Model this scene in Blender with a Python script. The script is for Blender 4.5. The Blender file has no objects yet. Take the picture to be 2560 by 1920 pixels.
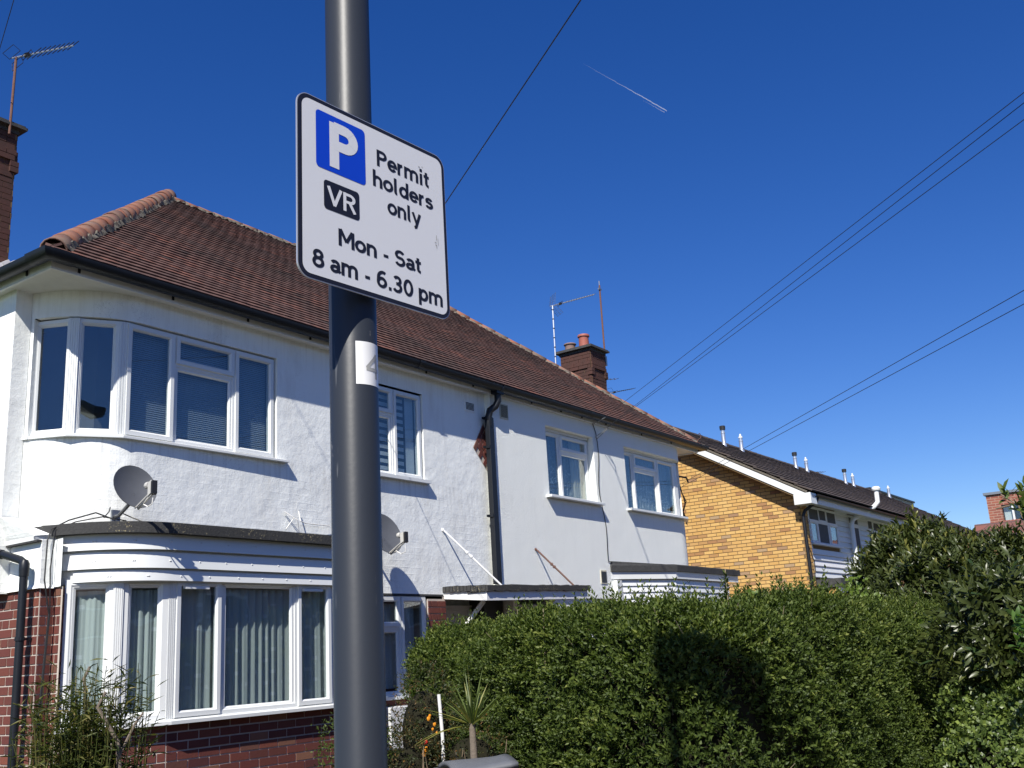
import bpy, bmesh, math, random
import numpy as np
from mathutils import Vector, Matrix
R = random.Random(7)
rng = np.random.default_rng(7)
rad = math.radians
sc = bpy.context.scene
COL = sc.collection

# ---------------------------------------------------------------- camera
EYE = Vector((0, 0, 1.6))
yaw, pitch, roll = rad(55.633), rad(14.799), rad(3.398)
fwd = Vector((math.sin(yaw)*math.cos(pitch), math.cos(yaw)*math.cos(pitch), math.sin(pitch)))
r0 = Vector((math.cos(yaw), -math.sin(yaw), 0))
d0 = -r0.cross(fwd)
rr = math.cos(roll)*r0 + math.sin(roll)*d0
dd = -math.sin(roll)*r0 + math.cos(roll)*d0
cam = bpy.data.cameras.new('camera')
cam.sensor_width = 36; cam.lens = 36*2571.66/2560; cam.clip_start = .05; cam.clip_end = 9000
camo = bpy.data.objects.new('camera', cam); COL.objects.link(camo)
M = Matrix.Identity(4)
for i in range(3):
    M[i][0] = rr[i]; M[i][1] = -dd[i]; M[i][2] = -fwd[i]; M[i][3] = EYE[i]
camo.matrix_world = M
sc.camera = camo

# ---------------------------------------------------------------- light
SUN_A, SUN_E = rad(68.0), rad(44.0)      # azimuth of travel from +Y towards +X, elevation
sdir = Vector((math.sin(SUN_A)*math.cos(SUN_E), math.cos(SUN_A)*math.cos(SUN_E), -math.sin(SUN_E)))
w = bpy.data.worlds.new('World'); sc.world = w; w.use_nodes = True
nt = w.node_tree; nt.nodes.clear()
sky = nt.nodes.new('ShaderNodeTexSky'); sky.sky_type = 'NISHITA'; sky.sun_disc = False
sky.sun_elevation = SUN_E; sky.sun_rotation = math.atan2(-sdir.x, -sdir.y)
sky.altitude = 600; sky.air_density = 1.0; sky.dust_density = 0.3; sky.ozone_density = 4.5
gam = nt.nodes.new('ShaderNodeHueSaturation'); gam.inputs['Saturation'].default_value = 1.30; gam.inputs['Hue'].default_value = .518
bg = nt.nodes.new('ShaderNodeBackground'); bg.inputs[1].default_value = 0.09
wo = nt.nodes.new('ShaderNodeOutputWorld')
nt.links.new(sky.outputs[0], gam.inputs['Color']); nt.links.new(gam.outputs[0], bg.inputs[0]); nt.links.new(bg.outputs[0], wo.inputs[0])
sl = bpy.data.lights.new('sun', 'SUN'); sl.energy = 5.0; sl.angle = rad(0.53); sl.color = (1.0, .955, .88)
so = bpy.data.objects.new('sun', sl); COL.objects.link(so)
so.rotation_euler = sdir.to_track_quat('-Z', 'Y').to_euler()
sc.view_settings.view_transform = 'Standard'; sc.view_settings.look = 'None'
sc.view_settings.exposure = 0.43; sc.view_settings.gamma = 1; sc.view_settings.use_curve_mapping = False
sc.render.engine = 'CYCLES'
sc.cycles.max_bounces = 6; sc.cycles.transparent_max_bounces = 24

# ---------------------------------------------------------------- materials
class NB:
    def __init__(s, name):
        s.m = bpy.data.materials.new(name); s.m.use_nodes = True
        s.t = s.m.node_tree; s.n = s.t.nodes; s.b = s.n['Principled BSDF']
    def new(s, k, **kw):
        n = s.n.new(k)
        for a, v in kw.items():
            if a in n.inputs: n.inputs[a].default_value = v
            else: setattr(n, a, v)
        return n
    def lk(s, a, b): s.t.links.new(a, b)
    def coord(s, kind='Object', scale=(1, 1, 1)):
        tc = s.new('ShaderNodeTexCoord'); mp = s.new('ShaderNodeMapping'); mp.inputs['Scale'].default_value = scale
        if kind == 'World':
            g = s.new('ShaderNodeNewGeometry'); s.lk(g.outputs['Position'], mp.inputs[0])
        else: s.lk(tc.outputs[kind], mp.inputs[0])
        return mp.outputs[0]
    def noise(s, co, scale, detail=4, rough=.55):
        n = s.new('ShaderNodeTexNoise'); n.inputs['Scale'].default_value = scale
        n.inputs['Detail'].default_value = detail; n.inputs['Roughness'].default_value = rough
        s.lk(co, n.inputs['Vector']); return n.outputs['Fac']
    def ramp(s, f, stops, interp='LINEAR'):
        r = s.new('ShaderNodeValToRGB'); r.color_ramp.interpolation = interp
        e = r.color_ramp.elements
        while len(e) < len(stops): e.new(.5)
        for el, (p, c) in zip(e, stops): el.position = p; el.color = (*c, 1) if len(c) == 3 else c
        s.lk(f, r.inputs[0]); return r.outputs[0]
    def mix(s, f, a, b, mode='MIX'):
        n = s.new('ShaderNodeMix', data_type='RGBA', blend_type=mode)
        for sock, v in ((n.inputs[0], f), (n.inputs[6], a), (n.inputs[7], b)):
            if isinstance(v, (int, float)): sock.default_value = v
            elif isinstance(v, tuple): sock.default_value = (*v, 1) if len(v) == 3 else v
            else: s.lk(v, sock)
        return n.outputs[2]
    def math(s, op, a, b=0.0):
        n = s.new('ShaderNodeMath', operation=op)
        for i, v in enumerate((a, b)):
            if isinstance(v, (int, float)): n.inputs[i].default_value = v
            else: s.lk(v, n.inputs[i])
        return n.outputs[0]
    def bump(s, h, strength=.3, dist=.01, prev=None):
        b = s.new('ShaderNodeBump'); b.inputs['Strength'].default_value = strength; b.inputs['Distance'].default_value = dist
        s.lk(h, b.inputs['Height'])
        if prev: s.lk(prev, b.inputs['Normal'])
        s.lk(b.outputs[0], s.b.inputs['Normal']); return b.outputs[0]
    def set(s, col=None, rough=.6, metal=0, spec=.5):
        if col is not None:
            if isinstance(col, tuple): s.b.inputs['Base Color'].default_value = (*col, 1)
            else: s.lk(col, s.b.inputs['Base Color'])
        if isinstance(rough, (int, float)): s.b.inputs['Roughness'].default_value = rough
        else: s.lk(rough, s.b.inputs['Roughness'])
        s.b.inputs['Metallic'].default_value = metal; s.b.inputs['Specular IOR Level'].default_value = spec
        return s.m

def plain(name, col, rough=.5, metal=0, spec=.5, var=.12, nscale=6, bump=0, bscale=60):
    b = NB(name); co = b.coord('World')
    f = b.noise(co, nscale, 5)
    c = b.mix(f, tuple(x*(1-var) for x in col), tuple(min(1, x*(1+var)) for x in col))
    b.set(c, rough, metal, spec)
    if bump: b.bump(b.noise(co, bscale, 4), bump, .004)
    return b.m

def stucco(name, col, bs1, st1, dirt, lumps):
    b = NB(name); co = b.coord('World')
    n1 = b.noise(co, bs1, 5, .6); n2 = b.noise(co, 6 if lumps else 2.5, 4, .55); n3 = b.noise(b.coord('World', (1.2, 1.2, .35)), 2.2, 6, .65)
    st = b.ramp(n3, [(.5, (0, 0, 0)), (.78, (1, 1, 1))])
    vert = b.noise(b.coord('World', (9, 9, .5)), 1.3, 5, .6)
    c = b.mix(b.math('MULTIPLY', st, .55 if lumps else .12), col, dirt)
    c = b.mix(b.math('MULTIPLY', b.ramp(vert, [(.56, (0, 0, 0)), (.72, (1, 1, 1))]), .10 if lumps else .0), c, dirt)
    ck = b.noise(b.coord('World', (1, 1, .8)), 1.7, 6, .75); line = b.math('LESS_THAN', b.math('ABSOLUTE', b.math('SUBTRACT', ck, .5)), .0022 if lumps else .0)
    keep = b.ramp(b.noise(co, .9, 2), [(.5, (0, 0, 0)), (.56, (1, 1, 1))]); cm = b.math('MULTIPLY', line, keep)
    c = b.mix(b.math('MULTIPLY', cm, .5), c, (.40, .39, .37))
    gz_ = b.new('ShaderNodeNewGeometry'); sz_ = b.new('ShaderNodeSeparateXYZ'); b.lk(gz_.outputs['Position'], sz_.inputs[0])
    def band(lo, hi):
        m1 = b.new('ShaderNodeMapRange'); m1.inputs[1].default_value = lo; m1.inputs[2].default_value = hi; b.lk(sz_.outputs[2], m1.inputs[0]); return b.math('MULTIPLY', m1.outputs[0], b.math('LESS_THAN', sz_.outputs[2], hi))
    run = b.ramp(b.noise(b.coord('World', (14, 14, .6)), 1.6, 4, .6), [(.50, (0, 0, 0)), (.68, (1, 1, 1))])
    dirtm = b.math('MULTIPLY', run, b.math('ADD', b.math('MULTIPLY', band(3.35, 3.9), .35 if lumps else .10), b.math('MULTIPLY', band(4.9, 5.4), .25 if lumps else .0)))
    c = b.mix(dirtm, c, (.42, .41, .38))
    b.set(c, .85, 0, .25)
    p = b.bump(n1, st1, .006 if lumps else .014)
    p = b.bump(n2, .30 if lumps else .3, .035 if lumps else .03, p)
    if lumps:   # old brick courses telegraphing through the paint here and there
        br = b.new('ShaderNodeTexBrick'); br.inputs['Scale'].default_value = 1.0
        br.inputs['Brick Width'].default_value = .24; br.inputs['Row Height'].default_value = .084; br.inputs['Mortar Size'].default_value = .012; br.inputs['Mortar Smooth'].default_value = .8
        g = b.new('ShaderNodeNewGeometry'); sx = b.new('ShaderNodeSeparateXYZ'); cx = b.new('ShaderNodeCombineXYZ')
        b.lk(g.outputs['Position'], sx.inputs[0]); b.lk(b.math('ADD', sx.outputs[0], sx.outputs[1]), cx.inputs[0]); b.lk(sx.outputs[2], cx.inputs[1]); b.lk(cx.outputs[0], br.inputs['Vector'])
        low = b.new('ShaderNodeMapRange'); low.inputs[1].default_value = 3.9; low.inputs[2].default_value = 2.9; b.lk(sx.outputs[2], low.inputs[0])
        m = b.math('MULTIPLY', b.math('MULTIPLY', br.outputs['Fac'], low.outputs[0]), b.ramp(b.noise(co, 1.6, 3), [(.42, (0, 0, 0)), (.6, (1, 1, 1))]))
        b.bump(m, .16, .008, p)
    return b.m

def varmat(name, stops, rough=.8, obj=True, spec=.3, nmix=.35, nscale=25, bump=.4, bdist=.004, dark=(.05, .045, .04), dark_amt=.0, wscale=1.5):
    """pieces (bricks, tiles): one random colour a piece, with grain; obj=False reads the face attribute 'tint'"""
    b = NB(name); co = b.coord('World')
    if obj:
        oi = b.new('ShaderNodeObjectInfo'); f = oi.outputs['Random']
    else:
        a = b.new('ShaderNodeAttribute', attribute_name='tint'); f = a.outputs['Fac']
    c = b.ramp(f, stops, 'CONSTANT' if False else 'LINEAR')
    n = b.noise(co, nscale, 5, .6)
    c = b.mix(nmix, c, b.mix(n, (.25, .25, .25), (1.0, 1.0, 1.0)), 'MULTIPLY')
    if dark_amt:
        k = b.ramp(b.noise(co, wscale, 6, .65), [(.42, (0, 0, 0)), (.68, (1, 1, 1))])
        c = b.mix(b.math('MULTIPLY', k, dark_amt), c, dark)
    b.set(c, rough, 0, spec)
    if bump: b.bump(n, bump, bdist)
    return b.m

MT = {}
MT['stucco_l'] = stucco('white_painted_render', (.88, .90, .87), 70, .35, (.62, .60, .55), True)
MT['stucco_r'] = stucco('grey_white_roughcast', (.91, .93, .88), 85, 1.0, (.60, .60, .57), False)
MT['upvc'] = plain('white_upvc', (.72, .735, .72), .30, 0, .5, .03)
MT['upvc_old'] = plain('chalky_white_upvc', (.70, .715, .70), .45, 0, .4, .06, 9)
MT['white_wood'] = plain('white_painted_wood', (.76, .76, .75), .5, 0, .4, .1, 14, .15)
MT['soffit'] = plain('cream_white_soffit', (.74, .73, .69), .7, 0, .3, .12, 7)
MT['gutter'] = plain('black_gutter_plastic', (.012, .014, .018), .42, 0, .35, .2, 8)
MT['felt'] = plain('black_roofing_felt', (.055, .055, .055), .85, 0, .3, .6, 22, .7, 90)
MT['felt_lichen'] = varmat('felt_with_lichen', [(0, (.04, .04, .042)), (1, (.06, .06, .06))], obj=True, dark=(.32, .27, .15), dark_amt=.0)
def feltm():
    b = NB('lichen_felt'); co = b.coord('World')
    n = b.noise(co, 4, 5, .6); s = b.noise(co, 55, 3, .7)
    sp = b.math('MULTIPLY', b.ramp(s, [(.58, (0, 0, 0)), (.66, (1, 1, 1))]), b.ramp(n, [(.5, (0, 0, 0)), (.6, (1, 1, 1))]))
    c = b.mix(s, (.03, .03, .032), (.075, .075, .072)); c = b.mix(sp, c, (.42, .36, .2)); b.set(c, .9, 0, .2); b.bump(s, .7, .008); return b.m
MT['felt_lichen'] = feltm()
RED = [(0, (.125, .042, .034)), (.3, (.17, .052, .040)), (.55, (.14, .042, .036)), (.75, (.22, .07, .045)), (.9, (.10, .035, .035)), (1, (.27, .13, .08))]
MT['brick'] = varmat('red_brick', RED, .75, True, .3, .4, 45)
MT['brick_s'] = varmat('red_brick_mass', RED, .75, False, .3, .4, 45)
MT['mortar'] = plain('pale_mortar', (.50, .44, .38), .95, 0, .1, .15, 30, .5, 120)
MT['mortar_dk'] = plain('dark_mortar', (.19, .13, .07), .95, 0, .1, .2, 30, .5, 120)
CH = [(0, (.10, .04, .032)), (.4, (.14, .055, .04)), (.7, (.08, .045, .04)), (.92, (.20, .07, .045)), (1, (.26, .10, .06))]
MT['brick_c'] = varmat('sooty_chimney_brick', CH, .85, True, .2, .5, 30, .5, .004, (.03, .03, .028), .5, 2.2)
YEL = [(0, (.60, .37, .12)), (.25, (.68, .44, .165)), (.5, (.57, .33, .105)), (.72, (.64, .40, .15)), (.82, (.48, .28, .11)), (.90, (.38, .20, .09)), (.96, (.42, .30, .18)), (1, (.30, .15, .08))]
MT['brick_y'] = varmat('yellow_brick', YEL, .85, True, .2, .25, 40)
MT['brick_ys'] = varmat('yellow_brick_mass', YEL, .85, False, .2, .25, 40)
TIL = [(0, (.09, .05, .042)), (.5, (.12, .06, .05)), (1, (.07, .045, .04))]  # darker clay for tile tails: the shadow under each course put into colour
TOPC = [(0, (.150, .084, .070)), (.35, (.175, .098, .082)), (.6, (.130, .078, .068)), (.87, (.24, .110, .082)), (1, (.085, .062, .056))]
MT['tile_top'] = varmat('weathered_tile_top', TOPC, .9, True, .15, .45, 35, .5, .004, (.06, .05, .045), .62, .8)
MT['tile_tops'] = varmat('weathered_tile_top_mass', TOPC, .9, False, .15, .45, 35, .5, .004, (.06, .05, .045), .75, .8)
MT['tile'] = varmat('clay_roof_tile', TIL, .85, True, .2, .35, 35, .5, .004, (.11, .085, .075), .35, .9)
MT['tile_s'] = varmat('clay_roof_tile_mass', TIL, .85, False, .2, .35, 35, .5, .004, (.12, .10, .09), .55, .9)
DTL = [(0, (.085, .07, .062)), (.5, (.12, .095, .085)), (1, (.06, .052, .05))]
MT['ctile'] = varmat('brown_concrete_tile', DTL, .9, True, .2, .4, 20, .4)
MT['ctile_s'] = varmat('brown_concrete_tile_mass', DTL, .9, False, .2, .4, 20, .4)
RDG = [(0, (.27, .105, .066)), (.5, (.31, .130, .082)), (.8, (.20, .10, .075)), (1, (.17, .115, .09))]
MT['ridge'] = varmat('orange_ridge_tile', RDG, .85, True, .2, .4, 22, .35, .003, (.20, .175, .14), .75, 4.5)
MT['bedding'] = plain('crumbling_bedding_mortar', (.15, .135, .11), .95, 0, .1, .7, 28, 1.0, 60)
MT['pot'] = plain('terracotta_pot', (.34, .11, .08), .6, 0, .4, .15)
MT['pot_old'] = plain('weathered_pot', (.22, .15, .13), .85, 0, .2, .25)
MT['lead'] = plain('lead_flashing', (.30, .31, .33), .5, .3, .5, .3, 20)
MT['pole'] = None
def polem():
    b = NB('grey_pole_paint'); co = b.coord('World')
    n = b.noise(co, 40, 3); big = b.noise(b.coord('World', (6, 6, 1.2)), 2.0, 4)
    scr = b.ramp(b.noise(b.coord('World', (40, 40, 3)), 3, 2), [(.70, (0, 0, 0)), (.73, (1, 1, 1))])
    c = b.mix(big, (.023, .027, .034), (.031, .036, .044)); chip = b.ramp(b.noise(b.coord('World', (26, 26, 16)), 1.0, 6, .75), [(.685, (0, 0, 0)), (.695, (1, 1, 1))]); c = b.mix(b.math('MULTIPLY', scr, .12), c, (.5, .5, .5)); c = b.mix(b.math('MULTIPLY', chip, .5), c, (.14, .14, .135))
    b.set(c, .42, 0, .33); b.bump(b.noise(co, 110, 3), .12, .0010); return b.m
MT['pole'] = polem()
MT['sign_white'] = plain('sign_white_sheeting', (.66, .67, .69), .38, 0, .5, .02)
MT['sign_edge'] = plain('aluminium_edge', (.62, .62, .62), .35, .6)
MT['ink_black'] = plain('sign_black', (.012, .012, .018), .4)
MT['ink_blue'] = plain('sign_blue', (.004, .05, .52), .4, 0, .5, .05)
MT['steel'] = plain('galvanised_steel', (.32, .33, .34), .4, .8)
MT['decal_grey'] = plain('decal_grey', (.36, .36, .34), .5)
MT['decal_white'] = plain('decal_white', (.82, .82, .80), .35)
MT['dish'] = plain('grey_dish', (.085, .09, .10), .5, 0, .4, .12, 12)
MT['lnb'] = plain('lnb_plastic', (.50, .49, .46), .5)
MT['black'] = plain('black_cable', (.015, .015, .016), .5)
MT['wire'] = plain('overhead_wire_black', (.02, .022, .026), .6)
MT['wcable'] = plain('white_cable', (.75, .74, .70), .5)
MT['alum'] = plain('aluminium', (.55, .58, .62), .35, .7)
MT['rust'] = plain('rusty_steel', (.16, .085, .065), .8, .2, .3, .4, 30, .5)
MT['vent'] = plain('cream_vent', (.60, .57, .44), .6)
MT['dark'] = plain('dark_void', (.01, .01, .01), .9)
MT['room'] = plain('room_walls', (.10, .10, .10), .9)  # also on dark panels that stand for unlit rooms behind glass
MT['door'] = plain('white_door', (.70, .70, .69), .4, 0, .4, .05)
MT['blackpaint'] = plain('black_paint', (.02, .02, .022), .5)
MT['binlid'] = plain('grey_bin_plastic', (.12, .125, .135), .45, 0, .5, .15, 20)
MT['soil'] = plain('garden_soil', (.07, .05, .035), .95, 0, .1, .4, 8, .8, 20)
MT['grass'] = plain('rough_grass', (.05, .075, .02), .9, 0, .2, .4, 6, .6, 50)
MT['asphalt'] = plain('asphalt', (.05, .05, .052), .9, 0, .3, .25, 60, .5, 180)
MT['paving'] = plain('concrete_paving', (.28, .27, .25), .9, 0, .2, .2, 9, .3, 90)
MT['kerb'] = plain('kerb_stone', (.33, .32, .30), .9)
MT['beige'] = plain('beige_render', (.50, .44, .34), .9)
MT['bark'] = plain('grey_bark', (.17, .14, .11), .95, 0, .1, .35, 30, .9, 70)
MT['stem'] = plain('woody_stem', (.24, .20, .13), .9, 0, .1, .3, 30)
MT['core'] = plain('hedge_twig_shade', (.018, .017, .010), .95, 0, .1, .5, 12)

def glassm(name, tint, refl=1.0, body=(.02, .03, .05), alpha=.25):
    b = NB(name); b.n.remove(b.b)
    tr = b.new('ShaderNodeBsdfTransparent'); tr.inputs[0].default_value = (*tint, 1)
    gl = b.new('ShaderNodeBsdfGlossy'); gl.inputs['Roughness'].default_value = .015; gl.inputs['Color'].default_value = (refl, refl, refl, 1)
    fr = b.new('ShaderNodeLayerWeight'); fr.inputs['Blend'].default_value = .5; fz = b.math('ADD', .08, b.math('MULTIPLY', .85, b.math('POWER', fr.outputs['Facing'], 4.0)))
    co = b.coord('World'); bp = b.new('ShaderNodeBump'); bp.inputs['Strength'].default_value = .10; bp.inputs['Distance'].default_value = .03
    b.lk(b.noise(co, 1.5, 2), bp.inputs['Height']); b.lk(bp.outputs[0], gl.inputs['Normal'])
    mx = b.new('ShaderNodeMixShader'); b.lk(fz, mx.inputs[0]); b.lk(tr.outputs[0], mx.inputs[1]); b.lk(gl.outputs[0], mx.inputs[2])
    b.lk(mx.outputs[0], b.n['Material Output'].inputs[0]); return b.m
MT['glass'] = glassm('window_glass', (.86, .90, .90))

def clothm(name, col, pattern=None):
    b = NB(name)
    uv = b.new('ShaderNodeTexCoord'); sx = b.new('ShaderNodeSeparateXYZ'); b.lk(uv.outputs['UV'], sx.inputs[0])
    c = tuple(col)
    if pattern == 'squares':     # little woven squares in columns
        def cell(o, s, w0):
            f = b.math('FRACT', b.math('MULTIPLY', o, s)); return b.math('LESS_THAN', b.math('ABSOLUTE', b.math('SUBTRACT', f, .5)), w0)
        a = b.math('MULTIPLY', cell(sx.outputs[0], 4.2, .13), cell(sx.outputs[1], 4.5, .085))
        a2 = b.math('MULTIPLY', cell(b.math('ADD', sx.outputs[0], .12), 4.2, .10), cell(b.math('ADD', sx.outputs[1], .11), 4.5, .085))
        c = b.mix(b.math('MULTIPLY', b.math('MAXIMUM', a, a2), b.math('GREATER_THAN', b.noise(b.coord('UV', (1.3, 1.3, 1)), 2.2, 1), .47)), c, (.80, .82, .82))
    if pattern == 'lace':
        co = b.coord('UV', (1, 1, 1)); v = b.new('ShaderNodeTexVoronoi', feature='DISTANCE_TO_EDGE'); v.inputs['Scale'].default_value = 14; b.lk(co, v.inputs['Vector'])
        n = b.noise(co, 10, 5, .7)
        lo = b.ramp(sx.outputs[1], [(.3, (1, 1, 1)), (.62, (.12, .12, .12))])
        f = b.math('MULTIPLY', b.ramp(b.math('ADD', b.math('MULTIPLY', v.outputs[0], 1.5), n), [(.45, (1, 1, 1)), (.62, (.1, .1, .1))]), lo)
        c = b.mix(f, tuple(x*.55 for x in col), (.80, .82, .82))
    b.set(c, .9, 0, .1)
    tl = b.new('ShaderNodeBsdfTranslucent'); 
    if isinstance(c, tuple): tl.inputs[0].default_value = (*c, 1)
    else: b.lk(c, tl.inputs[0])
    mx = b.new('ShaderNodeMixShader'); mx.inputs[0].default_value = .12
    b.lk(b.b.outputs[0], mx.inputs[1]); b.lk(tl.outputs[0], mx.inputs[2]); b.lk(mx.outputs[0], b.n['Material Output'].inputs[0])
    return b.m
MT['curtain'] = clothm('grey_green_net', (.66, .69, .67), 'squares')
MT['lace'] = clothm('white_lace', (.42, .45, .47), 'lace')
MT['cream_cloth'] = clothm('cream_curtain', (.62, .58, .48))
MT['blind'] = plain('grey_blind_slat', (.34, .38, .44), .5)
MT['blind_zebra'] = plain('pale_blind_band', (.60, .64, .68), .8)

def leafm(name, stops, rough=.38, trans=.3, spec=.5, obj=False, bumpy=0):
    b = NB(name)
    if obj: f = b.new('ShaderNodeObjectInfo').outputs['Random']
    else: f = b.new('ShaderNodeAttribute', attribute_name='tint').outputs['Fac']
    c = b.ramp(f, stops); b.set(c, rough, 0, spec)
    tl = b.new('ShaderNodeBsdfTranslucent'); b.lk(b.mix(1.0, c, (1.5, 1.7, .7), 'MULTIPLY'), tl.inputs[0])
    mx = b.new('ShaderNodeMixShader'); mx.inputs[0].default_value = trans
    b.lk(b.b.outputs[0], mx.inputs[1]); b.lk(tl.outputs[0], mx.inputs[2]); b.lk(mx.outputs[0], b.n['Material Output'].inputs[0])
    return b.m
PRV = [(0, (.032, .052, .012)), (.5, (.068, .100, .020)), (.85, (.115, .150, .030)), (1, (.18, .205, .045))]
MT['privet'] = leafm('privet_leaf', PRV, .5, .3, .28)
LAU = [(0, (.030, .042, .013)), (.55, (.062, .080, .020)), (.8, (.14, .15, .034)), (1, (.27, .26, .07))]
MT['laurel'] = leafm('laurel_leaf', LAU, .36, .18, .4)
MT['laurel_o'] = leafm('laurel_leaf_single', [(0, (.016, .032, .012)), (.7, (.035, .06, .016)), (1, (.08, .11, .025))], .2, .15, .6, True)
MT['seedspike'] = plain('brown_flower_spike', (.13, .075, .035), .9)
MT['lime'] = leafm('fresh_green_leaf', [(0, (.09, .15, .02)), (1, (.20, .28, .05))], .45, .4, .4)
MT['ivy'] = leafm('ivy_leaf', [(0, (.035, .06, .016)), (.5, (.08, .12, .028)), (1, (.22, .28, .06))], .4, .25, .5)
MT['elder'] = leafm('elder_leaf', [(0, (.05, .10, .02)), (1, (.11, .20, .04))], .45, .4, .4)
MT['bamboo'] = leafm('bamboo_leaf', [(0, (.035, .05, .012)), (.5, (.08, .10, .025)), (.85, (.16, .15, .05)), (1, (.28, .22, .09))], .5, .3, .3)
MT['cordy'] = leafm('cordyline_leaf', [(0, (.07, .10, .025)), (.7, (.13, .17, .045)), (1, (.28, .26, .07))], .4, .3, .4)
MT['shrub'] = leafm('bronze_shrub_leaf', [(0, (.02, .035, .012)), (.6, (.05, .06, .02)), (.85, (.12, .07, .025)), (1, (.20, .10, .03))], .5, .25, .3)
MT['flower_o'] = plain('orange_flower', (.85, .33, .02), .6)
MT['flower_r'] = plain('red_flower', (.60, .03, .02), .6)
MT['drytwig'] = plain('dry_twig', (.22, .16, .10), .9)

# ---------------------------------------------------------------- object helpers
def link(o, parent=None):
    COL.objects.link(o)
    if parent is not None: o.parent = parent
    return o
def mesh(name, v, f, mats, mi=None, tint=None, smooth=False, uv=None):
    me = bpy.data.meshes.new(name); me.from_pydata([tuple(x) for x in v], [], f)
    for m in (mats if isinstance(mats, (list, tuple)) else [mats]): me.materials.append(MT[m] if isinstance(m, str) else m)
    if mi: me.polygons.foreach_set('material_index', mi)
    if tint is not None:
        a = me.attributes.new('tint', 'FLOAT', 'FACE'); a.data.foreach_set('value', np.asarray(tint, np.float32))
    if smooth: me.polygons.foreach_set('use_smooth', [True]*len(me.polygons))
    if uv is not None:
        l = me.uv_layers.new(name='uv'); idx = np.empty(len(me.loops), np.int32); me.loops.foreach_get('vertex_index', idx)
        l.data.foreach_set('uv', np.asarray(uv, np.float32)[idx].ravel())
    me.update(); return me
def obj(name, v, f, mats, parent=None, **kw):
    return link(bpy.data.objects.new(name, mesh(name, v, f, mats, **kw)), parent)
def tag(o, label, cat, group=None, kind=None):
    o['label'] = label; o['category'] = cat
    if group: o['group'] = group
    if kind: o['kind'] = kind
    return o
def thing(name, label, cat, group=None, loc=(0, 0, 0)):
    o = bpy.data.objects.new(name, None); o.empty_display_size = .1; o.location = loc; COL.objects.link(o)
    return tag(o, label, cat, group)
def struct(o): o['kind'] = 'structure'; return o
def dist(p): return (Vector(p)-EYE).length

class G:
    """geometry collector"""
    def __init__(s): s.v = []; s.f = []; s.t = []
    def add(s, v, f, t=0.0):
        n = len(s.v); s.v += [tuple(p) for p in v]; s.f += [tuple(i+n for i in q) for q in f]; s.t += [t]*len(f); return s
    def box(s, c, h, ax=None, t=0.0):
        """centre, half sizes, optional axes (3 vectors)"""
        ax = ax or (Vector((1, 0, 0)), Vector((0, 1, 0)), Vector((0, 0, 1))); c = Vector(c)
        v = [c+ax[0]*h[0]*i+ax[1]*h[1]*j+ax[2]*h[2]*k for k in (-1, 1) for j in (-1, 1) for i in (-1, 1)]
        return s.add(v, [(0, 2, 3, 1), (4, 5, 7, 6), (0, 1, 5, 4), (2, 6, 7, 3), (0, 4, 6, 2), (1, 3, 7, 5)], t)
    def bb(s, a, b, t=0.0):
        a = Vector(a); b = Vector(b); return s.box((a+b)/2, [abs(x)/2 for x in (b-a)], None, t)
    def tube(s, pts, r, n=8, cap=True, t=0.0):
        pts = [Vector(p) for p in pts]; rs = r if isinstance(r, (list, tuple)) else [r]*len(pts)
        v = []; f = []; up = None
        for i, p in enumerate(pts):
            a = (pts[min(i+1, len(pts)-1)]-pts[max(i-1, 0)]).normalized()
            if up is None: up = a.orthogonal().normalized()
            up = (up-a*up.dot(a)); up = up.normalized() if up.length > 1e-6 else a.orthogonal().normalized()
            sd = a.cross(up)
            for k in range(n):
                q = 2*math.pi*k/n; v.append(p+(up*math.cos(q)+sd*math.sin(q))*rs[i])
        for i in range(len(pts)-1):
            for k in range(n): f.append((i*n+k, i*n+(k+1) % n, (i+1)*n+(k+1) % n, (i+1)*n+k))
        if cap: f.append(tuple(range(n))[::-1]); f.append(tuple(range((len(pts)-1)*n, len(pts)*n)))
        return s.add(v, f, t)
    def lathe(s, c, prof, n=20, t=0.0, ax=Vector((0, 0, 1))):
        """prof: (radius, height) from c along ax"""
        c = Vector(c); a = ax.normalized(); u = a.orthogonal().normalized(); w_ = a.cross(u); v = []; f = []
        for (r, h) in prof:
            for k in range(n):
                q = 2*math.pi*k/n; v.append(c+a*h+(u*math.cos(q)+w_*math.sin(q))*r)
        for i in range(len(prof)-1):
            for k in range(n): f.append((i*n+k, i*n+(k+1) % n, (i+1)*n+(k+1) % n, (i+1)*n+k))
        f.append(tuple(range(n))[::-1]); f.append(tuple(range((len(prof)-1)*n, len(prof)*n)))
        return s.add(v, f, t)
    def sweep(s, path, prof, closed=True, t=0.0, cap=True):
        """prof = (outward, z) offsets swept along plan path (x,y,z) list; outward = right-hand side of travel (mitred)"""
        P = [Vector(p) for p in path]; v = []; f = []; m = len(prof)
        for i, p in enumerate(P):
            a = (P[i]-P[i-1]).to_2d() if i else None; b = (P[i+1]-P[i]).to_2d() if i < len(P)-1 else None
            a = a.normalized() if a is not None else b.normalized(); b = b.normalized() if b is not None else a
            n1 = Vector((a.y, -a.x)); n2 = Vector((b.y, -b.x)); nn = (n1+n2); nn = nn/ max(nn.length_squared/2, .3)
            for (o, z) in prof: v.append((p.x+nn.x*o, p.y+nn.y*o, p.z+z))
        for i in range(len(P)-1):
            for k in range(m if closed else m-1): f.append((i*m+k, (i+1)*m+k, (i+1)*m+(k+1) % m, i*m+(k+1) % m))
        if cap and closed: f.append(tuple(range(m))); f.append(tuple(range((len(P)-1)*m, len(P)*m))[::-1])
        return s.add(v, f, t)
    def out(s, name, mat, parent=None, smooth=False, **kw):
        return obj(name, s.v, s.f, mat, parent, tint=s.t, smooth=smooth, **kw)

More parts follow.
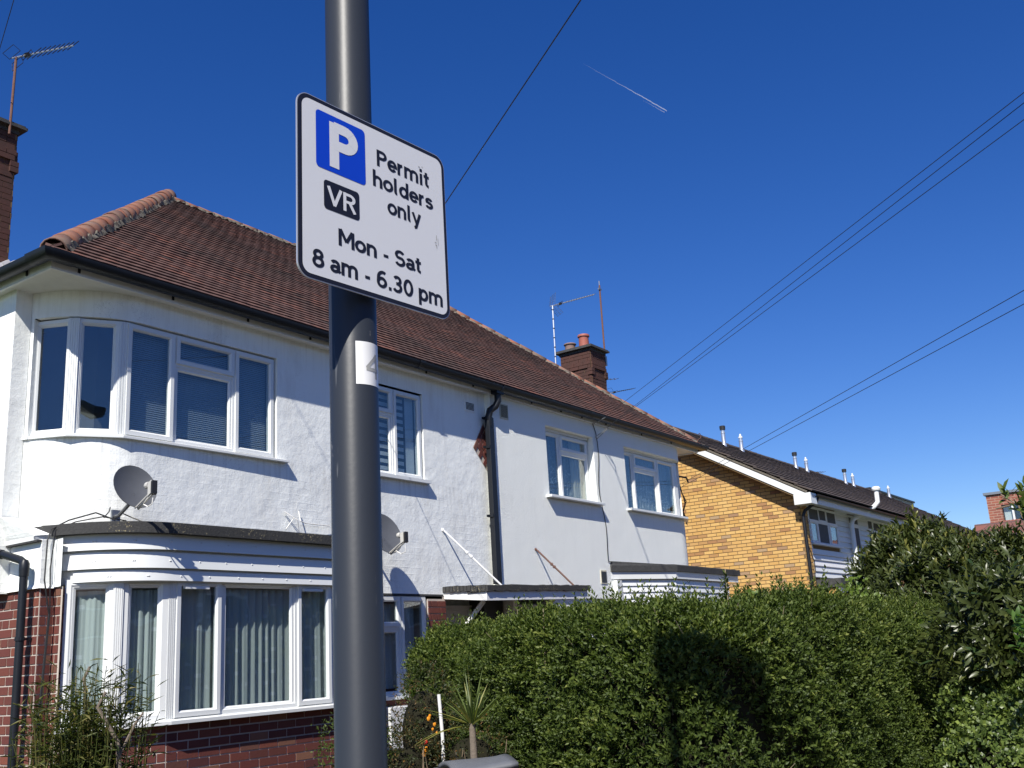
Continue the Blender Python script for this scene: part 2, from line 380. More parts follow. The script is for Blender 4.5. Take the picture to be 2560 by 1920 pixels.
def smooth_by_angle(o, ang=40):
    me = o.data; bm = bmesh.new(); bm.from_mesh(me)
    for e in bm.edges: e.smooth = (len(e.link_faces) == 2 and e.calc_face_angle(0) < rad(ang))
    for f in bm.faces: f.smooth = True
    bm.to_mesh(me); bm.free(); return o

def bevel(o, wdt=.004, seg=1):
    m = o.modifiers.new('b', 'BEVEL'); m.width = wdt; m.segments = seg; m.limit_method = 'ANGLE'; return o

# pieces that are parts up to 300 a thing, the rest one 'stuff' part
class Pieces:
    def __init__(s, name, mat, mat_s, cap=300): s.name, s.mat, s.mat_s, s.cap, s.items, s.cache = name, mat, mat_s, cap, [], {}
    def add(s, parent, c, ax, h, score=None, shape='box', key=None):
        s.items.append((score if score is not None else -dist(c), parent, Vector(c), ax, tuple(round(x, 4) for x in h), shape))
    def proto(s, h, shape):
        k = (h, shape)
        if k not in s.cache:
            vs, fs = SHAPES[shape](h); s.cache[k] = mesh(s.name, vs, fs, s.mat, mi=TMI if shape == 'tile' and isinstance(s.mat, list) else None)
        return s.cache[k]
    def flush(s, stuff_parent):
        s.items.sort(key=lambda q: -q[0])
        for i, (sco, par, c, ax, h, shp) in enumerate(s.items[:s.cap]):
            o = bpy.data.objects.new(s.name, s.proto(h, shp)); 
            o.matrix_world = Matrix(((ax[0].x, ax[1].x, ax[2].x, c.x), (ax[0].y, ax[1].y, ax[2].y, c.y), (ax[0].z, ax[1].z, ax[2].z, c.z), (0, 0, 0, 1)))
            link(o, par)
        rest = s.items[s.cap:]
        if rest:
            g = G(); mi = []
            for (sco, par, c, ax, h, shp) in rest:
                vs, fs = SHAPES[shp](h)
                g.add([c+ax[0]*p[0]+ax[1]*p[1]+ax[2]*p[2] for p in vs], fs, R.random()); mi += TMI if shp == 'tile' else [0]*len(fs)
            o = g.out(s.name, s.mat_s, stuff_parent, mi=mi if isinstance(s.mat_s, list) else None); o['kind'] = 'stuff'
def shape_box(h):
    v = [(h[0]*i, h[1]*j, h[2]*k) for k in (-1, 1) for j in (-1, 1) for i in (-1, 1)]
    return v, [(0, 2, 3, 1), (4, 5, 7, 6), (0, 1, 5, 4), (2, 6, 7, 3), (0, 4, 6, 2), (1, 3, 7, 5)]
def shape_tile(h):   # h = half width, length, thickness ; y up-slope, tail raised
    w_, L, t = h
    v = []
    for y in (0, L*.5, L):
        lift = t*1.0*(1-y/L)
        for x, cz in ((-w_, 0), (0, t*.25), (w_, 0)):
            v.append((x, y, lift+cz*.3)); v.append((x, y, lift+cz*.3+t))
    f = []
    for r in range(2):
        for c in range(2):
            a = r*6+c*2; b = a+2; c2 = a+6; d2 = b+6
            f.append((a+1, b+1, d2+1, c2+1)); f.append((a, c2, d2, b))
    f += [(0, 2, 3, 1), (2, 4, 5, 3), (0, 1, 7, 6), (6, 7, 13, 12), (4, 10, 11, 5), (10, 16, 17, 11)]
    return v, f
TMI = [1]*8+[0]*2+[1]*4
SHAPES = {'box': shape_box, 'tile': shape_tile}

def brick_face(PC, parent, p0, p1, z0, z1, course=.084, st=.235, proud=.006, joint=.014, holes=(), flemish=False, off=0, zclip=None, jit=.0015):
    """bricks on the plan line p0->p1 (outward = right-hand side)"""
    p0 = Vector((*p0, 0)); p1 = Vector((*p1, 0)); L = (p1-p0).length; ux = (p1-p0)/L; n = Vector((ux.y, -ux.x, 0)); up = Vector((0, 0, 1))
    nr = int(round((z1-z0)/course)); dep = .02
    for r in range(nr):
        zc = z0+(r+.5)*course; xs = []; i = 0
        even = (r+off) % 2 == 0
        pat = [st, st/2] if flemish else [st]
        cur = 0.0 if even else (-.75*st if flemish else -st/2)
        while cur < L: xs.append((cur, cur+pat[i % len(pat)])); cur += pat[i % len(pat)]; i += 1
        for (a, b) in xs:
            a = max(a, 0)+joint/2; b = min(b, L)-joint/2
            if b-a < .03: continue
            mid = (a+b)/2
            if any(h[0] < mid < h[1] and h[2] < zc < h[3] for h in holes): continue
            if zclip and zc > zclip(mid): continue
            bl = round((b-a)/2, 3)
            c = p0+ux*mid+n*(proud-dep+R.uniform(-jit, jit))+up*zc
            PC.add(parent, c, (ux, n, up), (bl, dep, course/2-joint/2))
    return

def wall_path(pts, z0, z1, holes, thick=.12, frame=None):
    """vertical skin along plan pts, holes = (s0, s1, za, zb) in path length; returns G with reveals. outward = right of travel"""
    g = G(); P = [Vector((*p, 0)) for p in pts]; S = [0]
    for a, b in zip(P, P[1:]): S.append(S[-1]+(b-a).length)
    def at(s_):
        for i in range(len(S)-1):
            if s_ <= S[i+1]+1e-9 or i == len(S)-2:
                t = (s_-S[i])/(S[i+1]-S[i]); return P[i].lerp(P[i+1], t)
    def nrm(s_):
        e = 1e-3; a = at(max(0, s_-e)); b = at(min(S[-1], s_+e)); d = (b-a).normalized(); return Vector((d.y, -d.x, 0))
    br = sorted(set([round(x, 5) for x in S+[h[0] for h in holes]+[h[1] for h in holes]]))
    zz = sorted(set([z0, z1]+[h[2] for h in holes]+[h[3] for h in holes]))
    for a, b in zip(br, br[1:]):
        for c, d in zip(zz, zz[1:]):
            ms, mz = (a+b)/2, (c+d)/2
            if any(h[0]-1e-6 < ms < h[1]+1e-6 and h[2] < mz < h[3] for h in holes): continue
            A, B = at(a), at(b)
            g.add([(A.x, A.y, c), (B.x, B.y, c), (B.x, B.y, d), (A.x, A.y, d)], [(0, 1, 2, 3)])
    for (s0, s1, za, zb) in holes:
        ks = [x for x in br if s0-1e-6 <= x <= s1+1e-6]
        for a, b in zip(ks, ks[1:]):
            A, B = at(a), at(b); An = A-nrm(a)*thick; Bn = B-nrm(b)*thick
            g.add([(A.x, A.y, zb), (B.x, B.y, zb), (Bn.x, Bn.y, zb), (An.x, An.y, zb)], [(0, 1, 2, 3)])
            g.add([(A.x, A.y, za), (An.x, An.y, za), (Bn.x, Bn.y, za), (B.x, B.y, za)], [(0, 1, 2, 3)])
        for a in (s0, s1):
            A = at(a); An = A-nrm(a)*thick
            g.add([(A.x, A.y, za), (A.x, A.y, zb), (An.x, An.y, zb), (An.x, An.y, za)], [(0, 1, 2, 3)])
    return g

def window(parent, p0, p1, z0, z1, lights, inset=0.0, label=None, mat='upvc', fw=.05, fd=.065, sill=None):
    """frame between plan points; lights: list of (a, b, c, d, opening) fractions of width and height; opening: None fixed, 's' sash proud, ('h', deg) hung open"""
    p0 = Vector((*p0, 0)); p1 = Vector((*p1, 0)); L = (p1-p0).length; ux = (p1-p0)/L; n = Vector((ux.y, -ux.x, 0)); up = Vector((0, 0, 1)); H = z1-z0
    O = p0+up*z0-n*inset
    def P(x, y, o): return O+ux*x+up*y+n*o
    def ring(g, x0, x1, y0, y1, w_, o0, o1):
        # bevelled frame ring
        prof = [(0, o0), (0, o1), (w_*.72, o1), (w_, o1-.018), (w_, o0)]
        cs = [(x0, y0, 1, 1), (x1, y0, -1, 1), (x1, y1, -1, -1), (x0, y1, 1, -1)]; v = []
        for (cx, cy, sx_, sy_) in cs:
            for (i, o) in prof: v.append(P(cx+sx_*i, cy+sy_*i, o))
        m = len(prof); f = []
        for c in range(4):
            for k in range(m): f.append((c*m+k, ((c+1) % 4)*m+k, ((c+1) % 4)*m+(k+1) % m, c*m+(k+1) % m))
        g.add(v, f)
    g = G(); ring(g, 0, L, 0, H, fw, -fd, 0)
    root = None
    subs = []; MV = {}; MH = {}
    for (a, b, c, d, kind) in lights:
        x0, x1, y0, y1 = a*L, b*L, c*H, d*H
        # mullion between
        for e_, lo, hi, dct in ((a, c, d, MV), (b, c, d, MV), (c, a, b, MH), (d, a, b, MH)):
            if .001 < e_ < .999: q = dct.setdefault(round(e_, 4), [1, 0]); q[0] = min(q[0], lo); q[1] = max(q[1], hi)
        subs.append((x0, x1, y0, y1, kind))
    for e_, (lo, hi) in MV.items(): g.box(P(e_*L, (lo+hi)/2*H, -fd/2-.001), (fw*.42, fd/2, (hi-lo)/2*H), (ux, n, up))
    for e_, (lo, hi) in MH.items(): g.box(P((lo+hi)/2*L, e_*H, -fd/2-.003), ((hi-lo)/2*L-.004, fd/2, fw*.42), (ux, n, up))
    fr = g.out('window', mat, parent)
    if label: fr['label'] = label
    for (x0, x1, y0, y1, kind) in subs:
        m0 = fw*.25
        if kind is None:
            gg = G(); ring(gg, x0+m0, x1-m0, y0+m0, y1-m0, fw*1.0, -.04, -.012); gg.out('bead', mat, fr)
            i = m0+fw*.9; gg = G(); gg.box(P((x0+x1)/2, (y0+y1)/2, -.034), ((x1-x0)/2-i, .003, (y1-y0)/2-i), (ux, n, up)); gg.out('pane', 'glass', fr)
        else:
            sw = .058
            gg = G(); ring(gg, x0+m0, x1-m0, y0+m0, y1-m0, sw, -.03, .016)
            gp = G(); i = m0+sw*.9; gp.box(P((x0+x1)/2, (y0+y1)/2, -.012), ((x1-x0)/2-i, .003, (y1-y0)/2-i), (ux, n, up))
            if isinstance(kind, tuple):   # top hung, swung out
                hp = P((x0+x1)/2, y1-m0, 0); rot = Matrix.Translation(hp) @ Matrix.Rotation(rad(kind[1]), 4, ux) @ Matrix.Translation(-hp)
                gg.v = [tuple(rot @ Vector(p)) for p in gg.v]; gp.v = [tuple(rot @ Vector(p)) for p in gp.v]
            gg.out('sash', mat, fr); gp.out('pane', 'glass', fr)
    return fr

def curtain(name, p0, p1, z0, z1, mat, label, cat, group=None, folds=10, amp=.03, back=.18, zb=0.0, parent=None):
    p0 = Vector((*p0, 0)); p1 = Vector((*p1, 0)); L = (p1-p0).length; ux = (p1-p0)/L; n = Vector((ux.y, -ux.x, 0))
    nx = max(24, folds*9); nz = 10; v = []; f = []; uv = []
    ph = [R.uniform(0, 6.28) for _ in range(6)]
    for j in range(nz+1):
        for i in range(nx+1):
            x = i/nx; z = j/nz
            k = x*folds*2*math.pi+1.6*math.sin(x*L*2.3+ph[3])+.8*math.sin(x*L*6.1+ph[4])
            o = amp*(math.sin(k+1.2*math.sin(x*9+ph[0])+.3*z*math.sin(ph[1]+3*x))*.7+.35*math.sin(2.3*k+ph[2]))*(1.15-.3*z)
            v.append(p0+ux*(x*L)+n*(o-back)+Vector((0, 0, z0+(z1-z0)*z))); uv.append((x*L, z*(z1-z0)))
    for j in range(nz):
        for i in range(nx): a = j*(nx+1)+i; f.append((a, a+1, a+nx+2, a+nx+1))
    o = obj(name, v, f, mat, parent, smooth=True, uv=uv)
    return tag(o, label, cat, group) if label else o

# ================================================================ GROUND
def sheet(name, x0, x1, y0, y1, z, mat):
    g = G(); g.add([(x0, y0, z), (x1, y0, z), (x1, y1, z), (x0, y1, z)], [(0, 1, 2, 3)]); return struct(g.out(name, mat))
sheet('ground', -600, 900, -600, 900, -.02, 'grass')
sheet('road', -200, 400, -9.5, -1.3, 0.0, 'asphalt')
g = G(); g.bb((-200, -1.3, -.1), (400, -1.15, .12)); struct(g.out('kerb', 'kerb'))
g = G(); g.bb((-200, -1.15, -.1), (400, 2.0, .115)); struct(g.out('pavement', 'paving'))
g = G(); g.bb((-2, 2.0, -.1), (19.5, 9.0, .13)); struct(g.out('front_garden', 'soil'))

# ================================================================ WHITE PAIR OF HOUSES
HW = thing('house', 'white rendered pair of houses with curved corner windows and clay tiled hip roof', 'house', loc=(12, 10, 0))
HW_INV = Matrix.Translation((-12, -10, 0))
def under(o):   # keep world coordinates when parenting to a moved empty
    o.matrix_parent_inverse = HW_INV; return o
BR = Pieces('brick', 'brick', 'brick_s', 190)
BC = Pieces('brick', 'brick_c', 'brick_c', 110)
RT = Pieces('roof_tile', ['tile', 'tile_top'], ['tile_s', 'tile_tops'], 300)

def arc(cx, cy, r, a0, a1, n):
    return [(cx+r*math.cos(rad(a0+(a1-a0)*i/n)), cy+r*math.sin(rad(a0+(a1-a0)*i/n))) for i in range(n+1)]
D = 8.7
def plen(pts, p):   # path length to the point nearest p
    s = 0; best = None
    for a, b in zip(pts, pts[1:]):
        A, B, Q = Vector(a), Vector(b), Vector(p); L = (B-A).length; t = max(0, min(1, (Q-A).dot(B-A)/L/L)); d = (A.lerp(B, t)-Q).length
        if best is None or d < best[0]: best = (d, s+t*L)
        s += L
    return best[1]
# --- upper wall, left house
ca = arc(6.17, 9.62, .92, 196, 270, 14)
upl = [(5.12, 13.4), (5.12, 9.34), (ca[0][0], 9.34)]+ca+[(12.03, D)]
sA, sD = plen(upl, (5.30, 9.34))+.03, plen(upl, (7.92, D))
h_bay = (sA, sD, 3.90, 5.10)
h_mid = (plen(upl, (9.16, D)), plen(upl, (10.53, D)), 3.91, 5.12)
g = wall_path(upl, 2.42, 5.6, [h_bay, h_mid, (plen(upl, (9.45, D)), plen(upl, (10.47, D)), 1.2, 2.41)] if False else [h_bay, h_mid], .07)
wl = g.out('wall', 'stucco_l', HW); under(wl); wl['label'] = 'white painted lumpy render wall of the left house'
smooth_by_angle(wl, 15)
# --- upper wall, right house (insulated, proud)
DR = 8.6
cb = arc(17.95, 9.5, .90, 270, 345, 12)
upr = [(12.0, DR)]+cb+[(18.9, 13.4)]
h3 = (plen(upr, (13.43, DR)), plen(upr, (14.90, DR)), 3.94, 5.11)
h4 = (plen(upr, (15.97, DR)), plen(upr, (18.16, DR))+.35, 3.94, 5.10)
g = wall_path(upr, 2.42, 5.6, [h3, h4], .17)
wr = g.out('wall', 'stucco_r', HW); under(wr); wr['label'] = 'pale grey roughcast wall of the right house'
smooth_by_angle(wr, 15)
g = G(); g.bb((11.97, DR+.001, 2.42), (12.0, D+.01, 5.6)); under(g.out('wall_edge', 'stucco_r', HW))
# back and inner walls so that rooms are dark
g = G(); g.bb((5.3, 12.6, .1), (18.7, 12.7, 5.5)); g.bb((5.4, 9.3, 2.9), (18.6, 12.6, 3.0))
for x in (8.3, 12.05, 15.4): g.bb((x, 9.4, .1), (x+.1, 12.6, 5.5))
g.bb((5.5, 9.1, 5.2), (18.4, 12.6, 5.25)); g.add([(5.55, 10.6, 3.1), (6.0, 9.3, 3.1), (12, 9.3, 3.1), (12, 9.3, 5.2), (6.0, 9.3, 5.2), (5.55, 10.6, 5.2)], [(0, 1, 4, 5), (1, 2, 3, 4)]); under(g.out('inner_wall', 'room', HW))  # ceiling, plus an added dark backdrop panel close behind the upper left windows

# --- roof
EX0, EX1, EY, EZ = 5.0, 19.0, 8.55, 5.50
RZ, RY = 8.62, 12.3
RX0, RX1 = 8.95, 15.0
YB = 2*RY-EY
corners = [Vector((EX0-.04, EY-.04, EZ)), Vector((EX1+.04, EY-.04, EZ)), Vector((EX1+.04, YB, EZ)), Vector((EX0-.04, YB, EZ))]
ra, rb = Vector((RX0, RY, RZ)), Vector((RX1, RY, RZ))
roof = G(); roof.add(corners+[ra, rb], [(0, 1, 5, 4), (1, 2, 5), (2, 3, 4, 5), (3, 0, 4)])
roof_o = under(roof.out('roof', 'tile_s', HW))
def tile_plane(PC, parent, e0, e1, r0_, r1_, gauge, tw, th, L, lift=.004, big=False, dark=None, wav=0.0, skip=lambda c: False, score=None):
    ex = (e1-e0).normalized(); nrm = ex.cross((r0_-e0)).normalized()
    if nrm.z < 0: nrm = -nrm
    us = nrm.cross(ex).normalized()
    if us.z < 0: us = -us
    H = (r0_-e0).dot(us); n = int(H/gauge)
    la = (r0_-e0).dot(ex); lb = (r1_-e1).dot(ex); W = (e1-e0).length
    for r in range(n+1):
        d = r*gauge; t = d/H
        if t > .995: break
        x0 = la*t; x1 = W+lb*t
        x = x0-((r % 2)*tw/2) - (x0 % tw)
        while x < x1:
            xl, xr = max(x, x0-.01), min(x+tw, x1+.01); c0 = (xl+xr)/2
            if xr-xl > .05:
                c = e0+ex*c0+us*(d-.03)+nrm*(lift+R.uniform(-.0012, .0015)+wav*math.sin(c0*1.1+d*2)*math.sin(d*1.3))
                if not skip(c):
                    a = R.gauss(0, .006); ux = (ex*math.cos(a)+us*math.sin(a)); uy = (us*math.cos(a)-ex*math.sin(a)); k = R.gauss(0, .012)
                    nz = (nrm+ux*k*.5).normalized()
                    PC.add(parent, c+us*R.gauss(0, .0015), (ux, uy, nz), (round((xr-xl)/2-.0015, 2) if xr-xl < tw*.99 else tw/2-.0005, L, th), score(c) if score else None, 'tile')
            x += tw
tile_plane(RT, roof_o, corners[0], corners[1], ra, rb, .114, .168, .023, .17, wav=.012)
tile_plane(RT, roof_o, corners[3], corners[0], ra, ra, .114, .168, .023, .17)
# diagonal seam where later re-tiling meets the old: a run of slipped, darker edge tiles
g = G()
fn = (corners[1]-corners[0]).cross(ra-corners[0]).normalized()
fn = fn if fn.z > 0 else -fn
fus = fn.cross(Vector((1, 0, 0))).normalized(); fus = fus if fus.z > 0 else -fus
def onroof(x, d): return corners[0]+Vector((x-corners[0].x, 0, 0))+fus*d
for i in range(26):
    t = i/25; c = onroof(9.9+2.6*t, 2.75-1.9*t)+fn*.016
    g.box(c, (.085, .05, .006), (Vector((1, 0, 0)).lerp(-fus, .25).normalized(), (fus*.8+Vector((1, 0, 0))*.25).normalized(), (fn+fus*.1).normalized()), R.random())
under(g.out('slipped_tiles', 'tile_s', HW))['kind'] = 'stuff'
# hip and ridge tiles: half-round, each a part
def half_round(L, r, th=.016, n=9):
    v = []; f = []
    for y, k in ((0, 1.02), (L, .975)):
        for i in range(n+1):
            q = math.pi*(-.08+1.16*i/n)
            for rr_ in (r*k, (r-th)*k): v.append((math.cos(q)*rr_, y, math.sin(q)*rr_))
    m = (n+1)*2
    for i in range(n):
        a = i*2; f += [(a, a+2, m+a+2, m+a), (a+1, m+a+1, m+a+3, a+3), (a, a+1, a+3, a+2), (m+a, m+a+2, m+a+3, m+a+1)]
    f += [(0, m, m+1, 1), (n*2, n*2+1, m+n*2+1, m+n*2)]
    return v, f
hr = {}
def run_ridge(a, b, r=.115, L=.31, sink=.02):
    d = (b-a); n = int(d.length/(L-.02)); u = d.normalized(); sd = u.cross(Vector((0, 0, 1))).normalized(); up = sd.cross(u)
    k = (L, r)
    if k not in hr: vs, fs = half_round(L, r); hr[k] = mesh('ridge_tile', vs, fs, 'ridge'); hr[k].polygons.foreach_set('use_smooth', [len(p.vertices) == 4 for p in hr[k].polygons])
    for i in range(n+1):
        c = a+u*(i*(L-.02))+up*(-sink+R.uniform(-.006, .006))+sd*R.uniform(-.006, .006)
        t = R.gauss(0, .015); uu = (u+up*R.gauss(0, .012)+sd*R.gauss(0, .012)).normalized(); s2 = uu.cross(up).normalized(); u3 = s2.cross(uu)
        o = bpy.data.objects.new('ridge_tile', hr[k]); o.matrix_world = Matrix(((s2.x, uu.x, u3.x, c.x), (s2.y, uu.y, u3.y, c.y), (s2.z, uu.z, u3.z, c.z), (0, 0, 0, 1)))
        link(o, roof_o)
def rough_strip(name, a, b, off, h, wdt, parent, seg=60, mat='bedding'):
    u = (b-a).normalized(); sd = u.cross(Vector((0, 0, 1))).normalized(); up = sd.cross(u); pts = []; L = (b-a).length
    g = G(); v = []; n = seg
    for i in range(n+1):
        c = a+u*L*i/n
        for (s_, z_) in ((-wdt, -.03), (-wdt*.8, h), (wdt*.8, h), (wdt, -.03)):
            v.append(c+sd*(s_*R.uniform(.85, 1.15)+off)+up*(z_+R.uniform(-.02, .015)))
    f = [(i*4+k, i*4+k+1, (i+1)*4+k+1, (i+1)*4+k) for i in range(n) for k in range(3)]
    g.add(v, f); return g.out(name, mat, parent)
hipL0, hipR0 = corners[0]+Vector((.06, .06, .06)), corners[1]+Vector((-.06, .06, .06))
run_ridge(hipL0, ra+Vector((0, 0, .03)), .128, .33, .025)
run_ridge(ra, rb+Vector((0, 0, .0)), .10, .31, .03)
run_ridge(hipR0, rb+Vector((0, 0, .02)), .10, .31, .03)
for a, b in ((hipL0, ra), (ra, rb), (hipR0, rb)): under(rough_strip('ridge_bedding', a, b, 0, .012 if a is not hipL0 else .03, .125 if a is not hipL0 else .145, HW, 140))
# fascia, soffit, gutter
E_path = [(EX0, 14.2, 0), (EX0, EY, 0), (EX1, EY, 0), (EX1, 14.2, 0)]
g = G(); g.sweep([(p[0], p[1], 5.35) for p in E_path], [(0, 0), (0, .15), (-.025, .15), (-.025, 0)]); under(g.out('fascia', 'white_wood', HW))
g = G(); g.add([(EX0+.02, 14.2, 5.37), (EX0+.02, EY+.02, 5.37), (EX1-.02, EY+.02, 5.37), (EX1-.02, 14.2, 5.37)], [(0, 1, 2, 3)]); under(g.out('soffit', 'soffit', HW))
def gutter_prof(r=.080, t=.004, n=10):
    a = [(r+math.cos(math.pi*i/n)*r*-1+.0, -math.sin(math.pi*i/n)*r*1.05) for i in range(n+1)]
    b = [(r+math.cos(math.pi*i/n)*(r-t)*-1, -math.sin(math.pi*i/n)*(r-t)*1.05) for i in range(n+1)]
    return a+b[::-1]
GZ = 5.475
g = G(); g.sweep([(EX0-.004, 14.2, GZ), (EX0-.004, EY-.004, GZ), (12.02, EY-.004, GZ-.018)], gutter_prof()); under(smooth_by_angle(g.out('gutter', 'gutter', HW)))
g = G(); g.sweep([(12.04, EY-.004, GZ-.018), (EX1+.004, EY-.004, GZ), (EX1+.004, 14.2, GZ)], gutter_prof(.086)); under(smooth_by_angle(g.out('gutter', 'gutter', HW)))
def gutter_bracket(x, y, horiz=True, clip=False):
    g = G()
    r = .064
    if horiz:
        pts = [(x, y, GZ-.10), (x, y, GZ-.02)]
        g.box((x, y-.008, GZ-.07), (.012, .006, .03))
        for i in range(9):
            q = math.pi*i/8; c = (x, y-.058-.064*math.cos(q)*-1*-1 if False else y-.062+.064*math.cos(q), GZ-.064*math.sin(q)*1.05-.004); 
            g.box(c, (.012, .013, .005), (Vector((1, 0, 0)), Vector((0, -math.sin(q), -math.cos(q))), Vector((0, math.cos(q), -math.sin(q)))))
    else:
        g.box((x-.008, y, GZ-.07), (.006, .012, .03))
        for i in range(9):
            q = math.pi*i/8; c = (x-.062+.064*math.cos(q), y, GZ-.064*math.sin(q)*1.05-.004)
            g.box(c, (.013, .012, .005), (Vector((-math.sin(q), 0, -math.cos(q))), Vector((0, 1, 0)), Vector((math.cos(q), 0, -math.sin(q)))))
    under(g.out('gutter_bracket', 'gutter', HW))
for x in (5.28, 6.35, 7.35, 8.3, 9.35, 10.45, 11.5, 13.0, 13.85, 14.5, 15.3, 16.6, 17.8): gutter_bracket(x, EY)
for y in (8.95, 9.9): gutter_bracket(EX0, y, False)
g = G()
for i in range(9): g.box((EX0-.062, EY+.12+.001*i, GZ-.03), (.07, .03, .04))
g = G(); g.sweep([(EX0-.004, EY+.16, GZ+.002), (EX0-.004, EY-.004, GZ+.002), (EX0+.16, EY-.004, GZ+.002)], [(p[0]*1.12-.004, p[1]*1.12) for p in gutter_prof()]); under(smooth_by_angle(g.out('gutter_joint', 'gutter', HW)))
for x in (10.2, 13.4, 14.6): 
    g = G(); g.sweep([(x-.05, EY-.004, GZ-.008), (x+.05, EY-.004, GZ-.008)], [(p[0]*1.12-.004, p[1]*1.12) for p in gutter_prof()]); under(g.out('gutter_joint', 'gutter', HW))
# downpipe on the party line: outlet box, swan neck, square-ish pipe
g = G(); g.bb((11.93, EY-.12, 5.34), (12.10, EY-.005, 5.47)); g.tube([(12.02, EY-.06, 5.36), (12.02, EY-.06, 5.24), (11.99, EY-.03, 5.16), (11.92, EY+.02, 5.10), (11.90, EY+.04, 5.0), (11.91, EY+.045, 4.85)], .052, 10)
under(smooth_by_angle(g.out('downpipe_neck', 'gutter', HW)))
g = G(); g.box((11.92, EY+.045, 3.79), (.058, .042, 1.2)); o = under(g.out('downpipe', 'gutter', HW)); bevel(o, .008, 2)
g = G()
for z in (4.98, 4.55, 3.55): g.box((11.90, EY+.05, z), (.055, .044, .02)); g.box((11.90, EY+.09, z), (.085, .012, .016))
under(g.out('pipe_clip', 'gutter', HW))
# loose bend on gutter: thin bright clips
g = G()
for x in (11.62, 11.70, 11.86, 11.95, 12.12): g.tube([(x, EY-.125, GZ), (x+.015, EY-.135, GZ-.04), (x+.03, EY-.12, GZ-.085)], .005, 5)
under(g.out('gutter_clip', 'alum', HW))

# --- curved corner window, upper left
fa = [(5.335, 9.36), (5.525, 8.975), (5.935, 8.735), (7.90, D+.035)]
zA, zB = 3.915, 5.085
def lerp2(a, b, t): return (a[0]+(b[0]-a[0])*t, a[1]+(b[1]-a[1])*t)
for i, (a, b) in enumerate(((fa[0], lerp2(fa[0], fa[1], .94)), (lerp2(fa[1], fa[2], .07), lerp2(fa[1], fa[2], .9)))):
    under(window(HW, a, b, zA, zB, [(0, 1, 0, 1, None)], 0, 'narrow angled light of the upper corner window'))
under(window(HW, lerp2(fa[2], fa[3], .01), fa[3], zA, zB, [(0, .30, 0, 1, 's'), (.30, .705, 0, .72, None), (.30, .705, .72, 1, 's'), (.705, 1, 0, 1, 's')], 0, 'three light part of the upper corner window'))
def corner_post(p, z0, z1, ang, w_=.07, d_=.07):
    g = G(); a = rad(ang); ux = Vector((math.cos(a), math.sin(a), 0)); uy = Vector((-ux.y, ux.x, 0))
    g.box((*p, (z0+z1)/2), (w_, d_*.6, (z1-z0)/2), (ux, uy, Vector((0, 0, 1))))
    for k in (-.6, -.2, .2, .6): g.box((p[0]-uy.x*d_*.6+ux.x*w_*k, p[1]-uy.y*d_*.6+ux.y*w_*k, (z0+z1)/2), (w_*.13, .006, (z1-z0)/2-.001), (ux, uy, Vector((0, 0, 1))))
    o = under(g.out('window_post', 'upvc', HW)); return o
corner_post((5.545, 8.995), zA+.001, zB-.001, -50, .055, .055)
corner_post((5.95, 8.775), zA+.001, zB-.001, -14, .062, .055)
g = G(); g.sweep([(5.27, 9.345, 3.875)]+[(*p, 3.875) for p in (fa[0], fa[1], fa[2])]+[(8.05, D, 3.875)], [(.075, 0), (.075, .022), (.02, .04), (-.08, .04), (-.08, 0)]); under(g.out('window_sill', 'upvc', HW))
# mid window (left house)
under(window(HW, (9.18, D+.03), (10.51, D+.03), 3.93, 5.10, [(0, .58, 0, .70, None), (0, .58, .70, 1, 's'), (.58, 1, 0, 1, 's')]))
g = G(); g.bb((9.08, D-.075, 3.885), (10.58, D+.08, 3.928)); under(g.out('window_sill', 'upvc', HW))
# right house windows, deep reveals
under(window(HW, (13.45, DR+.12), (14.88, DR+.12), 3.99, 5.06, [(0, .40, 0, 1, None), (.40, 1, .74, 1, 's'), (.40, 1, 0, .74, None)]))
g = G(); g.bb((13.33, DR-.105, 3.945), (14.98, DR+.16, 3.985)); under(bevel(g.out('window_sill', 'upvc', HW)))
under(window(HW, (15.99, DR+.12), (18.14, DR+.12), 3.99, 5.06, [(0, .24, 0, 1, None), (.24, .66, .74, 1, 's'), (.24, .66, 0, .74, None), (.66, 1, 0, 1, 's')]))
g = G(); g.sweep([(15.9, DR, 3.945), (18.10, DR, 3.945), (18.55, DR+.22, 3.945)], [(.105, 0), (.105, .036), (-.2, .036), (-.2, 0)]); under(g.out('window_sill', 'upvc', HW))
g = G(); g.box((18.2, DR+.16, 4.525), (.05, .05, .55)); g.box((18.42, DR+.3, 4.3), (.05, .05, .35)); under(g.out('window_post', 'upvc', HW))
for (xa, xb) in ((13.47, 14.86), (16.0, 18.1)):
    g = G(); g.bb((xa, DR+.09, 5.062), (xb, DR+.12, 5.105))
    for i in range(2): g.bb((xa+.4*(xb-xa)+i*.5*(xb-xa)*.9, DR+.10, 5.02), (xa+.4*(xb-xa)+i*.5*(xb-xa)*.9+.45, DR+.118, 5.035))
    under(g.out('trickle_vent', 'upvc_old', HW))

# --- ground floor: left bay
LB = [(5.43, 8.74), (5.79, 8.45), (6.26, 8.315), (8.93, 8.30)]     # window facets
zs, zt = 1.215, 2.50
lowL = [(5.25, 13.4), (5.25, 8.84), (5.385, 8.84), (5.385, 8.70)]
g = wall_path(lowL, .1, 2.44, [], .1); g.add([(x, y, z) for (x, y) in ((5.385, 8.72), (5.80, 8.50), (6.28, 8.37), (8.93, 8.36), (8.93, 8.7)) for z in (.1, zs-.03)], [(0, 2, 3, 1), (2, 4, 5, 3), (4, 6, 7, 5), (6, 8, 9, 7)])
lw = under(g.out('wall', 'mortar', HW)); lw['label'] = 'red brick base of the left house'
zb0 = 2.44-.084*27
brick_face(BR, lw, (5.25, 11.6), (5.25, 8.84), zb0, 2.44, flemish=True)
brick_face(BR, lw, (5.25, 8.84), (5.385, 8.84), zb0, 2.44, st=.135)
